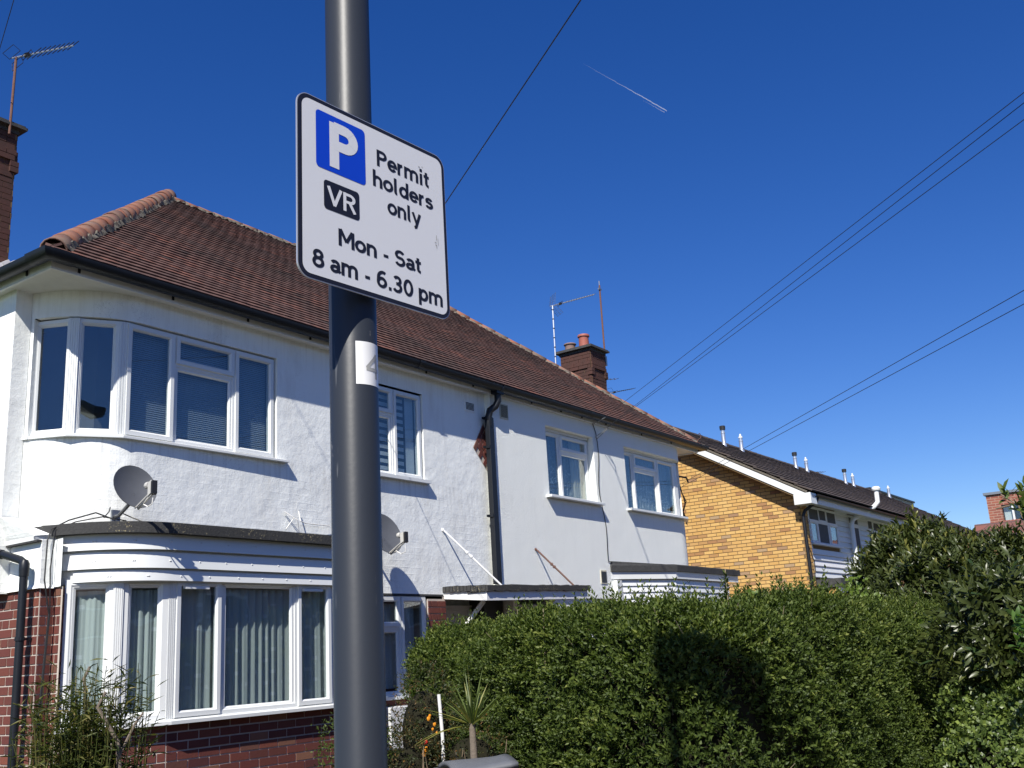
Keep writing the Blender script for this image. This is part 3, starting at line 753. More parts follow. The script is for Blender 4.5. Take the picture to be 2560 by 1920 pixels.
brick_face(BR, lw, (5.385, 8.84), (5.385, 8.72), zb0, 2.44, st=.12)
zq = 1.185-.084*13
brick_face(BR, lw, (5.40, 8.72), (5.80, 8.50), zq, 1.18, st=.235, flemish=True)
brick_face(BR, lw, (5.80, 8.50), (6.28, 8.37), zq, 1.18, st=.235, flemish=True)
brick_face(BR, lw, (6.28, 8.37), (8.93, 8.36), zq, 1.18, st=.245, flemish=False)
brick_face(BR, lw, (8.93, 8.36), (8.93, 8.7), zq, 1.18, st=.235)
for i, (a, b) in enumerate(((LB[0], lerp2(LB[0], LB[1], .93)), (lerp2(LB[1], LB[2], .07), lerp2(LB[1], LB[2], .93)))):
    under(window(HW, a, b, zs, zt, [(0, 1, 0, 1, None)], 0, 'narrow angled light of the ground floor bay window', fw=.07))
Lf = 8.93-6.26
def fx(x): return (x-6.30)/(8.92-6.30)
under(window(HW, (6.30, 8.315), (8.92, 8.30), zs, zt, [(0, fx(6.85), 0, 1, 's'), (fx(6.85), fx(7.84), 0, 1, None), (fx(7.84), fx(8.35), 0, 1, 's'), (fx(8.35), 1, 0, 1, None)], 0, 'wide flat part of the ground floor bay window', fw=.06))
corner_post((5.795, 8.475), zs+.001, zt, -28, .045, .05); corner_post((6.27, 8.35), zs+.001, zt, -8, .045, .05)
g = G(); g.sweep([(5.40, 8.76, 1.175)]+[(*p, 1.175) for p in LB[:3]]+[(8.98, 8.30, 1.175)], [(.06, 0), (.06, .03), (.01, .045), (-.08, .045), (-.08, 0)]); under(g.out('window_sill', 'upvc', HW))
for x in (6.52, 8.05):
    g = G(); g.bb((x-.14, 8.262, 2.40), (x+.14, 8.302, 2.428)); under(g.out('trickle_vent', 'upvc', HW))
# cladding: three overlapping curved boards and their domed rivets
clad = arc(6.25, 9.13, .87, 200, 270, 16)
clad = [p for p in clad if p[1] < 8.98]+[(8.98, 8.245)]
Lc = [0]
for k, (z0_, z1_, o0, o1, st_) in enumerate(((2.47, 2.565, .018, .004, 2), (2.585, 2.735, .034, .006, 0), (2.755, 2.93, .046, .020, 0))):
    pth = clad[st_:] if st_ else clad
    g = G(); g.sweep([(*p, z0_) for p in pth], [(o0, 0), (o1, z1_-z0_), (o1-.012, z1_-z0_), (o0-.03, .0)]); b_ = under(smooth_by_angle(g.out('cladding_board', 'upvc', HW), 25))
    g = G(); s = 0
    for a, b in zip(pth, pth[1:]):
        A = Vector((*a, 0)); B = Vector((*b, 0)); L = (B-A).length; u = (B-A)/L; n = Vector((u.y, -u.x, 0)); t = (.31-s) if s < .31 else 0
        t = .13 if False else t
        while t < L:
            p = A+u*t+n*(o0*.5+o1*.5+.002)+Vector((0, 0, z0_+(z1_-z0_)*.45)); g.lathe(p, [(.009, 0), (.006, .005), (.001, .007)], 7, 0, n); t += .34+R.uniform(-.03, .03)
        s = t-L if False else (s+L) % .34
    if g.v: under(g.out('rivet', 'upvc_old', HW))
g = G(); g.sweep([(*p, 2.46) for p in clad], [(-.015, 0), (-.015, .48), (-.04, .48), (-.04, 0)]); g.bb((5.37, 8.83, 2.62), (5.45, 8.99, 2.92)); under(g.out('fascia', 'upvc_old', HW))
# felt flat roof with upstand edge over the bay
bedge = [(5.30, 9.05)]+[p for p in arc(6.25, 9.13, .93, 204, 270, 16) if p[1] < 9.0]+[(9.02, 8.18)]
g = G(); g.sweep([(*p, 2.90) for p in bedge], [(.055, .0), (.055, .10), (-.03, .115), (-.05, .0)]); 
tp = [Vector((*p, 3.005)) for p in bedge]; g.add(tp+[Vector((9.02, 8.72, 3.04)), Vector((5.9, 8.9, 3.05)), Vector((5.35, 9.34, 3.05))], [tuple(range(len(tp)+3))])
g.bb((9.0, 8.18, 2.9), (9.05, 8.7, 3.01)); under(g.out('bay_roof', 'felt_lichen', HW))
# sloped render skirt left of the bay where the storeys meet
g = G(); g.add([(5.10, 13.4, 3.12), (5.10, 9.32, 3.12), (5.32, 9.32, 3.12), (5.20, 13.4, 2.90), (5.17, 8.86, 2.90), (5.44, 8.80, 2.93), (5.21, 13.4, 2.86), (5.18, 8.87, 2.86), (5.44, 8.85, 2.86)], [(0, 3, 4, 1), (1, 4, 5, 2), (3, 6, 7, 4), (4, 7, 8, 5)])
under(g.out('render_skirt', 'stucco_l', HW))
g = G(); g.sweep([(5.205, 13.4, 2.845), (5.205, 8.85, 2.845), (5.40, 8.85, 2.845)], [(.02, 0), (.02, .018), (-.05, .018), (-.05, 0)]); under(g.out('lead_flashing', 'felt', HW))
g = wall_path([(5.235, 13.4), (5.235, 8.825), (5.36, 8.825), (5.36, 8.70)], 2.44, 2.87, [], .05); g.sweep([(5.235, 13.4, 2.43), (5.235, 8.825, 2.43), (5.37, 8.825, 2.43)], [(.018, 0), (0, .04), (-.04, .04), (-.04, 0)])
under(g.out('wall', 'stucco_l', HW))
# --- ground floor: between bay and doors
g = G(); g.add([(9.0, D+.001, .1), (10.46, D+.001, .1), (10.46, D+.001, 1.18), (9.0, D+.001, 1.18)], [(0, 1, 2, 3)])
lw2 = under(g.out('wall', 'mortar', HW)); lw2['label'] = 'red brickwork under the small ground floor window'
brick_face(BR, lw2, (9.0, D), (10.46, D), 1.18-.084*12, 1.18)
under(window(HW, (9.35, D+.02), (10.47, D+.02), 1.21, 2.41, [(0, .56, 0, .68, None), (0, .56, .68, 1, 's'), (.56, 1, 0, 1, 's')], mat='upvc'))
g = G(); g.bb((9.2, D-.07, 1.175), (10.52, D+.08, 1.212)); under(g.out('window_sill', 'upvc', HW))
g = G(); g.bb((10.5, D+.004, .1), (10.86, D+.34, 2.42)); g.bb((10.5, D+.004, 2.38), (10.80, D+.05, 2.5)); lp = under(g.out('wall', 'mortar', HW)); lp['label'] = 'red brick pier between small window and front door'
brick_face(BR, lp, (10.5, D), (10.86, D), 2.36-.084*26, 2.36, st=.24, flemish=True, proud=.01)
brick_face(BR, lp, (10.86, D), (10.86, D+.3), 2.36-.084*26, 2.36, st=.24, proud=.006)
g = G(); g.bb((9.02, D-.001, 2.415), (10.82, D+.02, 2.44)); under(g.out('drip_edge', 'felt', HW))
# doors under the canopy
def door(x0, x1, y, lab):
    g = G(); g.bb((x0, y, .15), (x1, y+.05, 2.25)); o = under(g.out('front_door', 'door', HW)); o['label'] = lab
    g = G(); W = x1-x0
    for (a, b, c, d) in ((.12, .45, 1.25, 2.05), (.55, .88, 1.25, 2.05), (.12, .45, .3, 1.1), (.55, .88, .3, 1.1)):
        for (p, q, r_, s_) in ((a, b, c, c+.02), (a, b, d-.02, d), (a, a+.03, c, d), (b-.03, b, c, d)): g.bb((x0+W*p, y-.012, r_), (x0+W*q, y+.002, s_))
    g.out('door_panel', 'door', o)
    g = G(); g.bb((x0-.07, y-.03, .15), (x0-.002, y+.06, 2.3)); g.bb((x1+.002, y-.03, .15), (x1+.07, y+.06, 2.3)); g.bb((x0-.07, y-.03, 2.252), (x1+.07, y+.06, 2.32)); g.out('door_frame', 'door', o)
    g = G(); g.tube([(x0+.1*W, y-.05, 1.1), (x0+.24*W, y-.05, 1.1)], .01, 6); g.out('door_handle', 'alum', o)
door(10.97, 11.72, D+.30, 'white panelled front door under the canopy, left of the dark gap')
door(12.45, 13.25, D+.05, 'white panelled front door half hidden behind the hedge')
g = G(); g.bb((11.85, D+.10, .15), (12.30, D+.4, 2.45)); under(g.out('shade_pier', 'blackpaint', HW))  # solid black block: shade on the pier between doors put into colour
g = G(); g.bb((12.33, D-.06, .1), (12.42, D+.3, 2.5)); g.bb((13.33, D-.06, .1), (15.2, D+.3, 2.45)); g.bb((10.9, D+.36, .1), (13.4, D+.4, 2.5)); under(g.out('porch_wall', 'stucco_r', HW))
# canopy
cx0, cx1, cy = 10.84, 13.35, 8.0
g = G(); g.add([(cx0, cy, 2.31), (cx1, cy, 2.36), (cx1, D, 2.40), (cx0, D, 2.38), (cx0, cy, 2.44), (cx1, cy, 2.49), (cx1, D, 2.52), (cx0, D, 2.50)], [(0, 3, 2, 1), (4, 5, 6, 7), (0, 1, 5, 4), (1, 2, 6, 5), (3, 0, 4, 7)])
cn = under(g.out('canopy', 'white_wood', HW)); cn['label'] = 'white flat canopy with black felt edge over both front doors'
g = G(); n = 40
for i in range(n):
    t = i/n; x = cx0-.02+(cx1-cx0+.05)*t; z = 2.44+.05*t
    g.bb((x, cy-.035, z-.005-R.uniform(0, .012)), (x+(cx1-cx0)/n+.003, cy+.3, z+.062+R.uniform(-.006, .008)))
for i in range(12):
    y = cy+(D-cy)*i/12; g.bb((cx0-.03, y, 2.435-R.uniform(0, .01)+.04*i/12), (cx0+.3, y+.065, 2.50+R.uniform(-.01, .01)+.045*i/12))
g.bb((cx0+.2, cy+.2, 2.47), (cx1-.02, D-.01, 2.53)); g.bb((12.05, D-.25, 2.53), (12.9, D-.1, 2.58))
g.out('canopy_felt', 'felt_lichen', cn)
g = G(); g.tube([(11.15, 8.28, 2.33), (10.93, D+.02, 1.75)], .032, 10); under(smooth_by_angle(g.out('canopy_strut', 'white_wood', HW)))
g = G(); g.tube([(12.75, 8.2, 2.36), (12.72, D, 1.9)], .022, 8); under(smooth_by_angle(g.out('canopy_strut', 'white_wood', HW)))
def tie(a, b, mat):
    a = Vector(a); b = Vector(b); m = a.lerp(b, .42); k = a.lerp(b, .48)
    g = G(); g.tube([a, m, k, b], .0135, 7); g.tube([a.lerp(b, .38), a.lerp(b, .41)], .024, 7); g.tube([a.lerp(b, .45), a.lerp(b, .48)], .024, 7); g.tube([a+Vector((-.03, .03, .01)), a], .022, 6)
    under(g.out('tie_rod', mat, HW))
tie((10.87, D-.01, 3.29), (11.35, 8.1, 2.50), 'white_wood'); tie((12.95, DR-.01, 3.12), (13.15, 8.08, 2.53), 'rust')
# --- right bay: splayed with felt edge and white boards, running on as a side extension
RBp = [(15.15, 8.60), (16.52, 8.08), (19.35, 8.14)]
g = G(); g.sweep([(*p, 2.74) for p in RBp], [(.0, 0), (0, .13), (-.03, .13), (-.03, 0)]); under(g.out('fascia', 'upvc', HW))
g = G(); g.sweep([(*p, 2.865) for p in RBp], [(.035, 0), (.04, .10), (-.03, .125), (-.06, 0)])
g.add([(15.15, 8.6, 2.975), (16.52, 8.06, 2.975), (19.38, 8.12, 2.975), (19.38, 9.6, 3.0), (18.6, 9.6, 3.0), (15.15, 8.61, 3.04)], [(0, 1, 2, 3, 4, 5)]); g.bb((19.33, 8.1, 2.865), (19.39, 9.6, 2.98)); under(g.out('bay_roof', 'felt', HW))
for k in range(5):
    z = 2.735-.105*(k+1); g = G(); g.sweep([(15.42, 8.56, z), (16.55, 8.14, z), (18.95, 8.2, z)], [(.03, 0), (.004, .11), (-.03, .11), (-.02, 0)]); under(g.out('cladding_board', 'upvc', HW))
g = G(); g.bb((15.2, 8.52, .1), (15.36, 8.66, 2.72)); under(g.out('pilaster', 'upvc_old', HW))
g = G(); g.add([(15.4, 8.6, .1), (16.55, 8.2, .1), (18.9, 8.25, .1), (15.4, 8.6, 2.72), (16.55, 8.2, 2.72), (18.9, 8.25, 2.72), (18.9, 9.6, .1), (18.9, 9.6, 2.72)], [(0, 1, 4, 3), (1, 2, 5, 4), (2, 6, 7, 5)]); under(g.out('wall', 'stucco_r', HW))
# brick and render patch at the right corner, pinkish lean-to tiles beyond
g = G(); g.bb((18.86, 9.45, .1), (18.98, 13.4, 5.35)); gw = under(g.out('wall', 'mortar', HW)); gw['label'] = 'bare brick side wall glimpsed past the right corner'
g = G(); g.bb((18.80, 9.05, 3.1), (18.95, 9.40, 4.6)); under(g.out('wall', 'stucco_r', HW))
brick_face(BR, gw, (18.80, 9.44), (19.20, 9.44), 2.9, 5.0, st=.235)
g = G(); g.bb((18.98, 9.46, .1), (19.2, 9.8, 4.95)); g.out('mortar_bed', 'mortar_dk', gw)
g = G(); g.add([(19.0, 8.9, 3.02), (20.3, 8.9, 2.95), (20.3, 10.3, 2.95), (19.0, 10.3, 3.5)], [(0, 1, 2, 3)]); under(g.out('lean_to_roof', 'pot', HW))
# vents, diamond of bricks
def vent(x0, x1, y, z0, z1, mat, n):
    g = G(); g.bb((x0, y-.012, z0), (x1, y+.005, z1)); o = under(g.out('air_vent', mat, HW)); g = G()
    for i in range(n): z = z0+.02+(z1-z0-.04)*(i+.5)/n; g.bb((x0+.018, y-.018, z-(z1-z0)*.16/n), (x1-.018, y-.011, z+(z1-z0)*.16/n))
    g.out('vent_slot', 'dark', o)
vent(11.48, 11.70, D, 5.05, 5.20, 'stucco_l', 6); vent(12.20, 12.41, DR, 5.03, 5.26, 'vent', 12); vent(14.80, 14.99, DR, 2.66, 2.88, 'vent', 12)
g = G(); q = [(11.63, 4.53), (11.90, 4.93), (12.0, 4.8), (12.0, 4.2), (11.94, 4.22)]; g.add([(x, D-.004, z) for x, z in q], [(0, 4, 3, 2, 1)][::-1]); dm = under(g.out('brick_diamond', 'mortar', HW))
u1 = Vector((.27, 0, .40)).normalized(); u2 = Vector((.31, 0, -.31)).normalized()
cnt = 0
for i in range(-2, 8):
    for j in range(-2, 6):
        c = Vector((11.63, D-.008, 4.53))+u1*(.052+i*.152*.5*1.0)*1.0+Vector((0, 0, 0))
        c = Vector((11.63, D-.008, 4.53))+u1*(.075+(i)*.15+(.075 if j % 2 else 0))+u2*(.04+j*.075)
        a = (c-Vector((11.63, D-.008, 4.53))); 
        # inside the lozenge
        e1 = a.x*u1.z-a.z*u1.x; e2 = a.x*u2.z-a.z*u2.x
        if e1 > .01 and e2 < -.02 and c.x < 11.98 and c.z < 4.86 and c.z > 4.25 and a.dot(u1) < .5 and cnt < 24:
            cnt += 1; o = G().box(c, (.068, .031, .006), (u1, u2, Vector((0, 1, 0)))).out('brick', 'brick', dm)

# --- chimneys
def chimney(x0, x1, y0, y1, zb, zt, lab, pots, capo=.09):
    g = G(); g.bb((x0, y0, zb), (x1, y1, zt)); ch = under(g.out('chimney', 'mortar_dk', HW)); ch['label'] = lab
    c = .076; n = int((zt-zb)/c); zz = zt-n*c
    bands = ((n-5, n-3, .03),)
    def face(a, b, pr, za, zb_): brick_face(BC, ch, a, b, za, zb_, course=c, st=.225, proud=pr, joint=.008, jit=.003)
    for (r0_, r1_, pr) in ((0, n-8, .006), (n-8, n-7, .012), (n-7, n-5, .006), (n-5, n-3, .032), (n-3, n, .014)):
        face((x0-0, y0), (x1, y0), pr, zz+c*r0_, zz+c*r1_); face((x0, y1), (x0, y0), pr, zz+c*r0_, zz+c*r1_); face((x1, y0), (x1, y1), pr, zz+c*r0_, zz+c*r1_)
    for (xx, yy) in ((x0, y0), (x1, y0), (x0, y1), (x1, y1)):      # corbel blocks at the corners
        for k in range(2): BC.add(ch, Vector((xx+(.02 if xx == x0 else -.02), yy+(.02 if yy == y0 else -.02), zz+c*(n-6-k+.5))), (Vector((1, 0, 0)), Vector((0, 1, 0)), Vector((0, 0, 1))), (.055, .055, .034))
    g = G(); g.bb((x0-.02, y0-.02, zt), (x1+.02, y1+.02, zt+.06)); g.bb((x0-capo, y0-capo, zt+.06), (x1+capo, y1+capo, zt+.095)); g.bb((x0-capo+.02, y0-capo+.02, zt+.095), (x1+capo-.02, y1+capo-.02, zt+.12)); g.out('chimney_cap', 'felt', ch)
    for (px, py, h, r, m) in pots:
        g = G(); z = zt+.11; g.lathe((px, py, z), [(r*1.02, 0), (r, h*.2), (r*.97, h*.8), (r*1.0, h*.84), (r*1.18, h*.86), (r*1.2, h*.93), (r*1.12, h), (r*.9, h), (r*.88, h-.12)], 20); smooth_by_angle(g.out('chimney_pot', m, ch))
    return ch
chR = chimney(18.2, 18.80, 10.4, 11.14, 5.4, 7.76, 'small brick chimney on the right end of the roof with two clay pots', [(18.42, 10.66, .33, .11, 'pot'), (18.4, 11.0, .20, .115, 'pot_old')])
chL = chimney(5.3, 6.22, 11.6, 12.3, 5.5, 8.32, 'tall brick chimney at the left edge of the roof', [(5.72, 11.95, .22, .12, 'blackpaint')])
g = G(); 
for i in range(14): 
    x = 5.3+.075*i; g.box((x, 11.56+R.uniform(-.02, .02), 5.93+.06*i*.82+R.uniform(-.02, .02)), (.05, .03, .05+R.uniform(0, .03)), (Vector((.8, .1, .6)).normalized(), Vector((-.1, 1, 0)).normalized(), Vector((-.6, 0, .8))))
under(g.out('cement_flashing', 'white_wood', HW))
BR.flush(HW); BC.flush(HW); RT.flush(HW)
for o in bpy.data.objects:
    if o.parent == HW: o.matrix_parent_inverse = HW_INV

# waste pipe and rainwater pipe at the left corner
g = G(); g.tube([(5.10, 9.75, 2.90), (5.12, 9.3, 2.78), (5.13, 8.98, 2.69), (5.135, 8.93, 2.66)], .036, 12); g.lathe((5.135, 8.92, 2.60), [(.042, -.06), (.046, 0), (.046, .05), (.03, .085)], 12); g.tube([(5.135, 8.92, 2.62), (5.135, 8.92, .13)], .037, 12)
o = smooth_by_angle(g.out('downpipe', 'gutter')); tag(o, 'black round waste pipe with elbow at the left edge, running down the red bricks', 'drainpipe')
g = G()
for z in (1.98, .9): g.lathe((5.135, 8.92, z), [(.045, 0), (.045, .03)], 12); g.bb((5.13, 8.91, z+.005), (5.25, 8.93, z+.022))
g.out('pipe_clip', 'gutter', o)
g = G(); g.lathe((5.115, 9.3, 2.775), [(.044, -.03), (.044, .03)], 12, 0, Vector((.05, -.97, -.2))); g.out('pipe_joint', 'gutter', o)

# ================================================================ CURTAINS AND BLINDS
cg = 'net curtains in the ground floor bay'
curtain('net_curtain', (5.47, 8.77), (5.80, 8.50), 1.26, 2.40, 'curtain', 'pale net curtain in the leftmost light of the ground floor bay', 'curtain', cg, 4, .025, .05)
curtain('net_curtain', (5.82, 8.50), (6.27, 8.36), 1.26, 2.40, 'curtain', 'pale net curtain in the second light of the ground floor bay', 'curtain', cg, 5, .025, .05)
curtain('net_curtain', (6.30, 8.37), (8.9, 8.36), 1.26, 2.42, 'curtain', 'long grey green net curtain with small woven squares behind the flat bay window', 'curtain', cg, 24, .03, .045)
curtain('net_curtain', (9.4, D+.04), (10.4, D+.04), 1.3, 2.33, 'curtain', 'grey net curtain in the small ground floor window behind the pole', 'curtain', cg, 9, .02, .12)
curtain('lace_curtain', (13.50, DR+.14), (14.5, DR+.14), 4.02, 5.05, 'lace', 'white lace curtain in the upper window next to the downpipe', 'curtain', 'lace curtains', 8, .02, .12)
curtain('side_curtain', (14.42, DR+.13), (14.86, DR+.13), 4.02, 5.05, 'cream_cloth', 'cream side curtain gathered at the right of the lace window', 'curtain', None, 4, .03, .08)
curtain('lace_curtain', (16.0, DR+.14), (18.1, DR+.14), 4.02, 5.05, 'lace', 'white lace curtain in the right corner window', 'curtain', 'lace curtains', 15, .02, .12)
def slat_blind(x0, x1, y, z0, z1, n, label, tilt=35, w_=.022, mat='blind', t=.001):
    root = thing('venetian_blind', label, 'blind', 'blinds', (x0, y, z0))
    me = None; inv = Matrix.Translation((-x0, -y, -z0)); p = math.radians(tilt)
    g = G(); g.box((0, 0, 0), ((x1-x0)/2, w_/2, t), (Vector((1, 0, 0)), Vector((0, math.cos(p), math.sin(p))), Vector((0, -math.sin(p), math.cos(p)))))
    me = mesh('slat', g.v, g.f, mat)
    for i in range(n):
        o = bpy.data.objects.new('slat', me); o.location = ((x1-x0)/2, 0, (z1-z0)*(i+.5)/n); link(o, root)
    return root
slat_blind(6.02, 6.52, D+.13, 3.97, 5.04, 48, 'closed grey venetian blind in the left casement of the upper corner window', 62)
slat_blind(6.58, 7.30, D+.13, 3.97, 5.04, 48, 'closed grey venetian blind in the middle light of the upper corner window', 62)
slat_blind(7.36, 7.86, D+.13, 3.97, 5.04, 48, 'closed grey venetian blind in the right casement of the upper corner window', 62)
slat_blind(9.25, 10.25, D+.12, 4.0, 5.04, 11, 'striped pale roller blind in the upper window behind the pole', 90, .05, 'blind_zebra', .002)
g = G(); g.add([(10.28, D+.11, 3.98), (10.45, D+.11, 3.98), (10.45, D+.11, 5.05), (10.28, D+.11, 5.05)], [(0, 1, 2, 3)]); tag(g.out('side_curtain', 'blind_zebra'), 'flat pale curtain edge beside the striped blind', 'curtain')

# ================================================================ DISHES
def dish(c, aim, label, group, wall, size=.30):
    c = Vector(c); a = Vector(aim).normalized(); sd = a.cross(Vector((0, 0, 1))).normalized(); up = sd.cross(a)
    root = thing('satellite_dish', label, 'satellite dish', group, c)
    def loc(o): o.parent = root; o.matrix_parent_inverse = Matrix.Translation(-c); return o
    g = G(); v = []; n = 30; rings = 7
    for side in (0, 1):
        v.append(c-a*(.055+.004*side))
        for k in range(1, rings+1):
            q = k/rings; dep = .055*(1-q*q)+(.004*side if k < rings else .006*side)
            for i in range(n):
                t = 2*math.pi*i/n; v.append(c+sd*math.cos(t)*size*q*.93+up*math.sin(t)*size*q-a*dep)
    m = 1+rings*n; f = []
    for s_ in (0, 1):
        o = s_*m
        for i in range(n): f.append((o, o+1+i, o+1+(i+1) % n))
        for k in range(rings-1):
            for i in range(n): p = o+1+k*n+i; p2 = o+1+k*n+(i+1) % n; f.append((p, p+n, p2+n, p2))
    for i in range(n): p = 1+(rings-1)*n+i; p2 = 1+(rings-1)*n+(i+1) % n; f.append((p, p+m, p2+m, p2))
    g.add(v, f); o = loc(g.out('reflector', 'dish')); smooth_by_angle(o, 50)
    lp = c-up*size*.72+a*.25
    g = G(); g.tube([c-up*size*1.0-a*.02, lp-up*.06], .013, 6); g.tube([c-up*size*.98-a*.02+sd*.03, lp-up*.04+sd*.01], .008, 6); loc(g.out('feed_arm', 'lnb'))
    g = G(); g.box(lp+up*.0, (.022, .028, .06), (sd, a, (up*.9+a*.35).normalized())); g.lathe(lp+up*.045-a*.02, [(.03, 0), (.034, .03), (.03, .05)], 12, 0, -a+up*.35); loc(g.out('receiver', 'lnb'))
    g = G(); g.box(lp+a*.045-up*.02, (.025, .014, .06), (sd, a, (up*.9+a*.35).normalized())); loc(g.out('receiver_cap', 'blackpaint'))
    w_ = Vector(wall); g = G(); g.tube([c-a*.06-up*.05, c-a*.12-up*.1, w_+Vector((0, -.05, .0)), w_], [.02, .02, .018, .018], 8); g.box(w_, (.045, .012, .06)); loc(g.out('wall_bracket', 'steel'))
    g = G(); g.tube([c-up*size*1.02, c-up*(size*1.04)+a*.08, c-up*(size*1.3)+a*.14, c-up*(size*1.36)+a*.22, lp-up*.10], .006, 6); loc(g.out('cable', 'wcable'))
    return root
dish((5.80, 8.28, 3.33), (-.12, -.95, .38), 'grey satellite dish on the curved white wall below the corner window', 'satellite dishes', (5.86, 8.66, 3.10), .228)
dish((9.34, 8.36, 3.12), (-.10, -.95, .38), 'grey satellite dish half hidden behind the sign pole', 'satellite dishes', (9.45, 8.68, 2.92), .27)

# ================================================================ AERIALS
def yagi(base, top, tip, label, n=9, el=.085, mast='rust', refl=True, r=.012, comb=False, white=False):
    base, top, tip = Vector(base), Vector(top), Vector(tip)
    root = thing('tv_aerial', label, 'aerial', 'tv aerials on the roofs', base); inv = Matrix.Translation(-base)
    def loc(o): o.parent = root; o.matrix_parent_inverse = inv; return o
    g = G(); g.tube([base, top], r, 8); loc(g.out('mast', mast))
    if white:
        g = G()
        for i in range(9): g.tube([base.lerp(top, (i+.5)/9), base.lerp(top, (i+.5)/9+.012)], r*1.25, 8)
        loc(g.out('mast_tape', 'black'))['kind'] = 'stuff'
    d = (tip-top).normalized(); sd = d.cross(Vector((0, 0, 1))).normalized(); up = sd.cross(d)
    a = top-d*.06
    g = G(); g.tube([a, tip], r*.6, 6); loc(g.out('boom', 'alum'))
    g = G(); L = (tip-top).length
    for i in range(n):
        c = top+d*(L*(.30+.69*i/(n-1))); g.tube([c-sd*el*(1-.25*i/n), c+sd*el*(1-.25*i/n)], .006 if not white else .0035, 5)
    loc(g.out('director_rods', 'black' if not white else 'steel'))['kind'] = 'stuff'
    g = G(); c = top+d*L*.18
    for s_ in (-1, 1):
        q = [c+sd*s_*.02+up*.012, c+sd*s_*.13+up*.02, c+sd*s_*.13-up*.02, c+sd*s_*.02-up*.012, c+sd*s_*.02+up*.012]; g.tube(q, .005, 5)
    g.box(c, (.03, .03, .025), (d, sd, up)); loc(g.out('dipole', 'black'))
    if refl:
        g = G()
        for s_ in (-1, 1):
            if comb:
                for k in range(6): z = up*(s_*(.05+.035*k))+d*(.02*k); g.tube([top-sd*.16+z, top+sd*.16+z], .003, 4)
                for x in (-.14, 0, .14): g.tube([top+sd*x, top+sd*x+up*s_*.24+d*.11], .003, 4)
            else:
                p = up*s_*.03; q = [top+p-sd*.14, top+p+sd*.14, top+p*4+sd*.14-d*.05, top+p*4-sd*.14-d*.05, top+p-sd*.14]; g.tube(q, .004, 4)
        loc(g.out('reflector', 'black' if not comb else 'steel'))
    return root
yagi((6.08, 11.52, 8.25), (6.11, 11.55, 9.36), (6.85, 11.5, 9.88), 'tv aerial on a rusty mast beside the tall left chimney', 9, .19, 'rust', True, .017)
yagi((18.07, 11.2, 7.0), (18.12, 11.2, 8.93), (18.98, 10.62, 9.27), 'tv aerial with comb reflector on a pale taped mast beside the small chimney', 12, .12, 'alum', True, .018, True, True)
root = thing('mast', 'bare rusty mast strapped to the right side of the small chimney', 'mast', None, (18.90, 10.44, 7.62))
g = G(); g.tube([(18.90, 10.44, 7.62), (18.92, 10.44, 9.42)], .02, 8); o = g.out('pole', 'rust', root); o.matrix_parent_inverse = Matrix.Translation((-18.90, -10.44, -7.62))
g = G(); g.tube([(18.92, 10.44, 9.30), (18.92, 10.44, 9.52)], .012, 6); g.box((18.92, 10.44, 9.33), (.05, .02, .02)); g.box((18.90, 10.44, 7.66), (.03, .03, .10)); g.bb((18.80, 10.42, 7.58), (18.95, 10.46, 7.60)); g.bb((18.80, 10.42, 7.76), (18.95, 10.46, 7.78)); o = g.out('bracket', 'steel', root); o.matrix_parent_inverse = Matrix.Translation((-18.90, -10.44, -7.62))
yagi((23.66, 13.0, 6.4), (23.64, 13.0, 8.28), (24.55, 12.75, 8.52), 'thin tv aerial rising behind the roof ridge, right of the chimney', 9, .11, 'alum', True, .012)
yagi((23.0, 12.9, 6.4), (22.95, 12.9, 8.50), (23.62, 12.75, 8.62), 'tv aerial mostly hidden behind the small chimney', 4, .10, 'alum', False, .012)
yagi((34.6, 11.6, 6.5), (34.6, 11.6, 7.12), (35.7, 11.4, 7.22), 'tiny white tv aerial on the brown roof of the yellow brick terrace', 5, .12, 'white_wood', False, .02)

# ================================================================ SIGN AND POLE
ks = 1.533
SO = Vector((.96049958, 1.01333166, 2.13987))
su = Vector((.99756405, -.06975647, 0)); sn = Vector((.06975647, .99756405, 0)); sz = Vector((0, 0, 1))     # sn points away from the viewer
SW, SH = .3205, .2960
PC_ = Vector((math.sin(rad(46.60)), math.cos(rad(46.60)), 0))*1.532
lamp = thing('lamp_post', 'dark grey street lamp column carrying the parking sign', 'lamp post', None, (PC_.x, PC_.y, .115))
li = Matrix.Translation((-PC_.x, -PC_.y, -.115))
def lloc(o): o.parent = lamp; o.matrix_parent_inverse = li; return o
g = G(); g.lathe((PC_.x, PC_.y, .11), [(.075, 0), (.075, .95), (.062, 1.0), (.0366, 1.06), (.0366, 4.0), (.0355, 6.28)], 48); lloc(smooth_by_angle(g.out('column', 'pole'), 30))
LT = Vector((PC_.x, PC_.y, 6.40))  # unseen lamp head, shaped and turned so its shadow falls on the hedge
hd = Vector((.37, -.93, 0)).normalized(); hs = Vector((hd.y, -hd.x, 0))
g = G(); g.tube([LT-sz*.15, LT, LT+hd*.05+sz*.04, LT+hd*.2+sz*.05], [.034, .034, .03, .03], 12); lloc(smooth_by_angle(g.out('bracket_arm', 'pole')))
g = G(); g.box(LT+hd*.24+sz*.03, (.33, .19, .07), ((hd-sz*.18).normalized(), hs, (sz+hd*.18).normalized())); o = lloc(g.out('lantern', 'pole')); bevel(o, .03, 3)
g = G(); g.box(LT+hd*.26-sz*.04, (.22, .10, .012), ((hd-sz*.18).normalized(), hs, (sz+hd*.18).normalized())); lloc(g.out('lens', 'decal_white'))
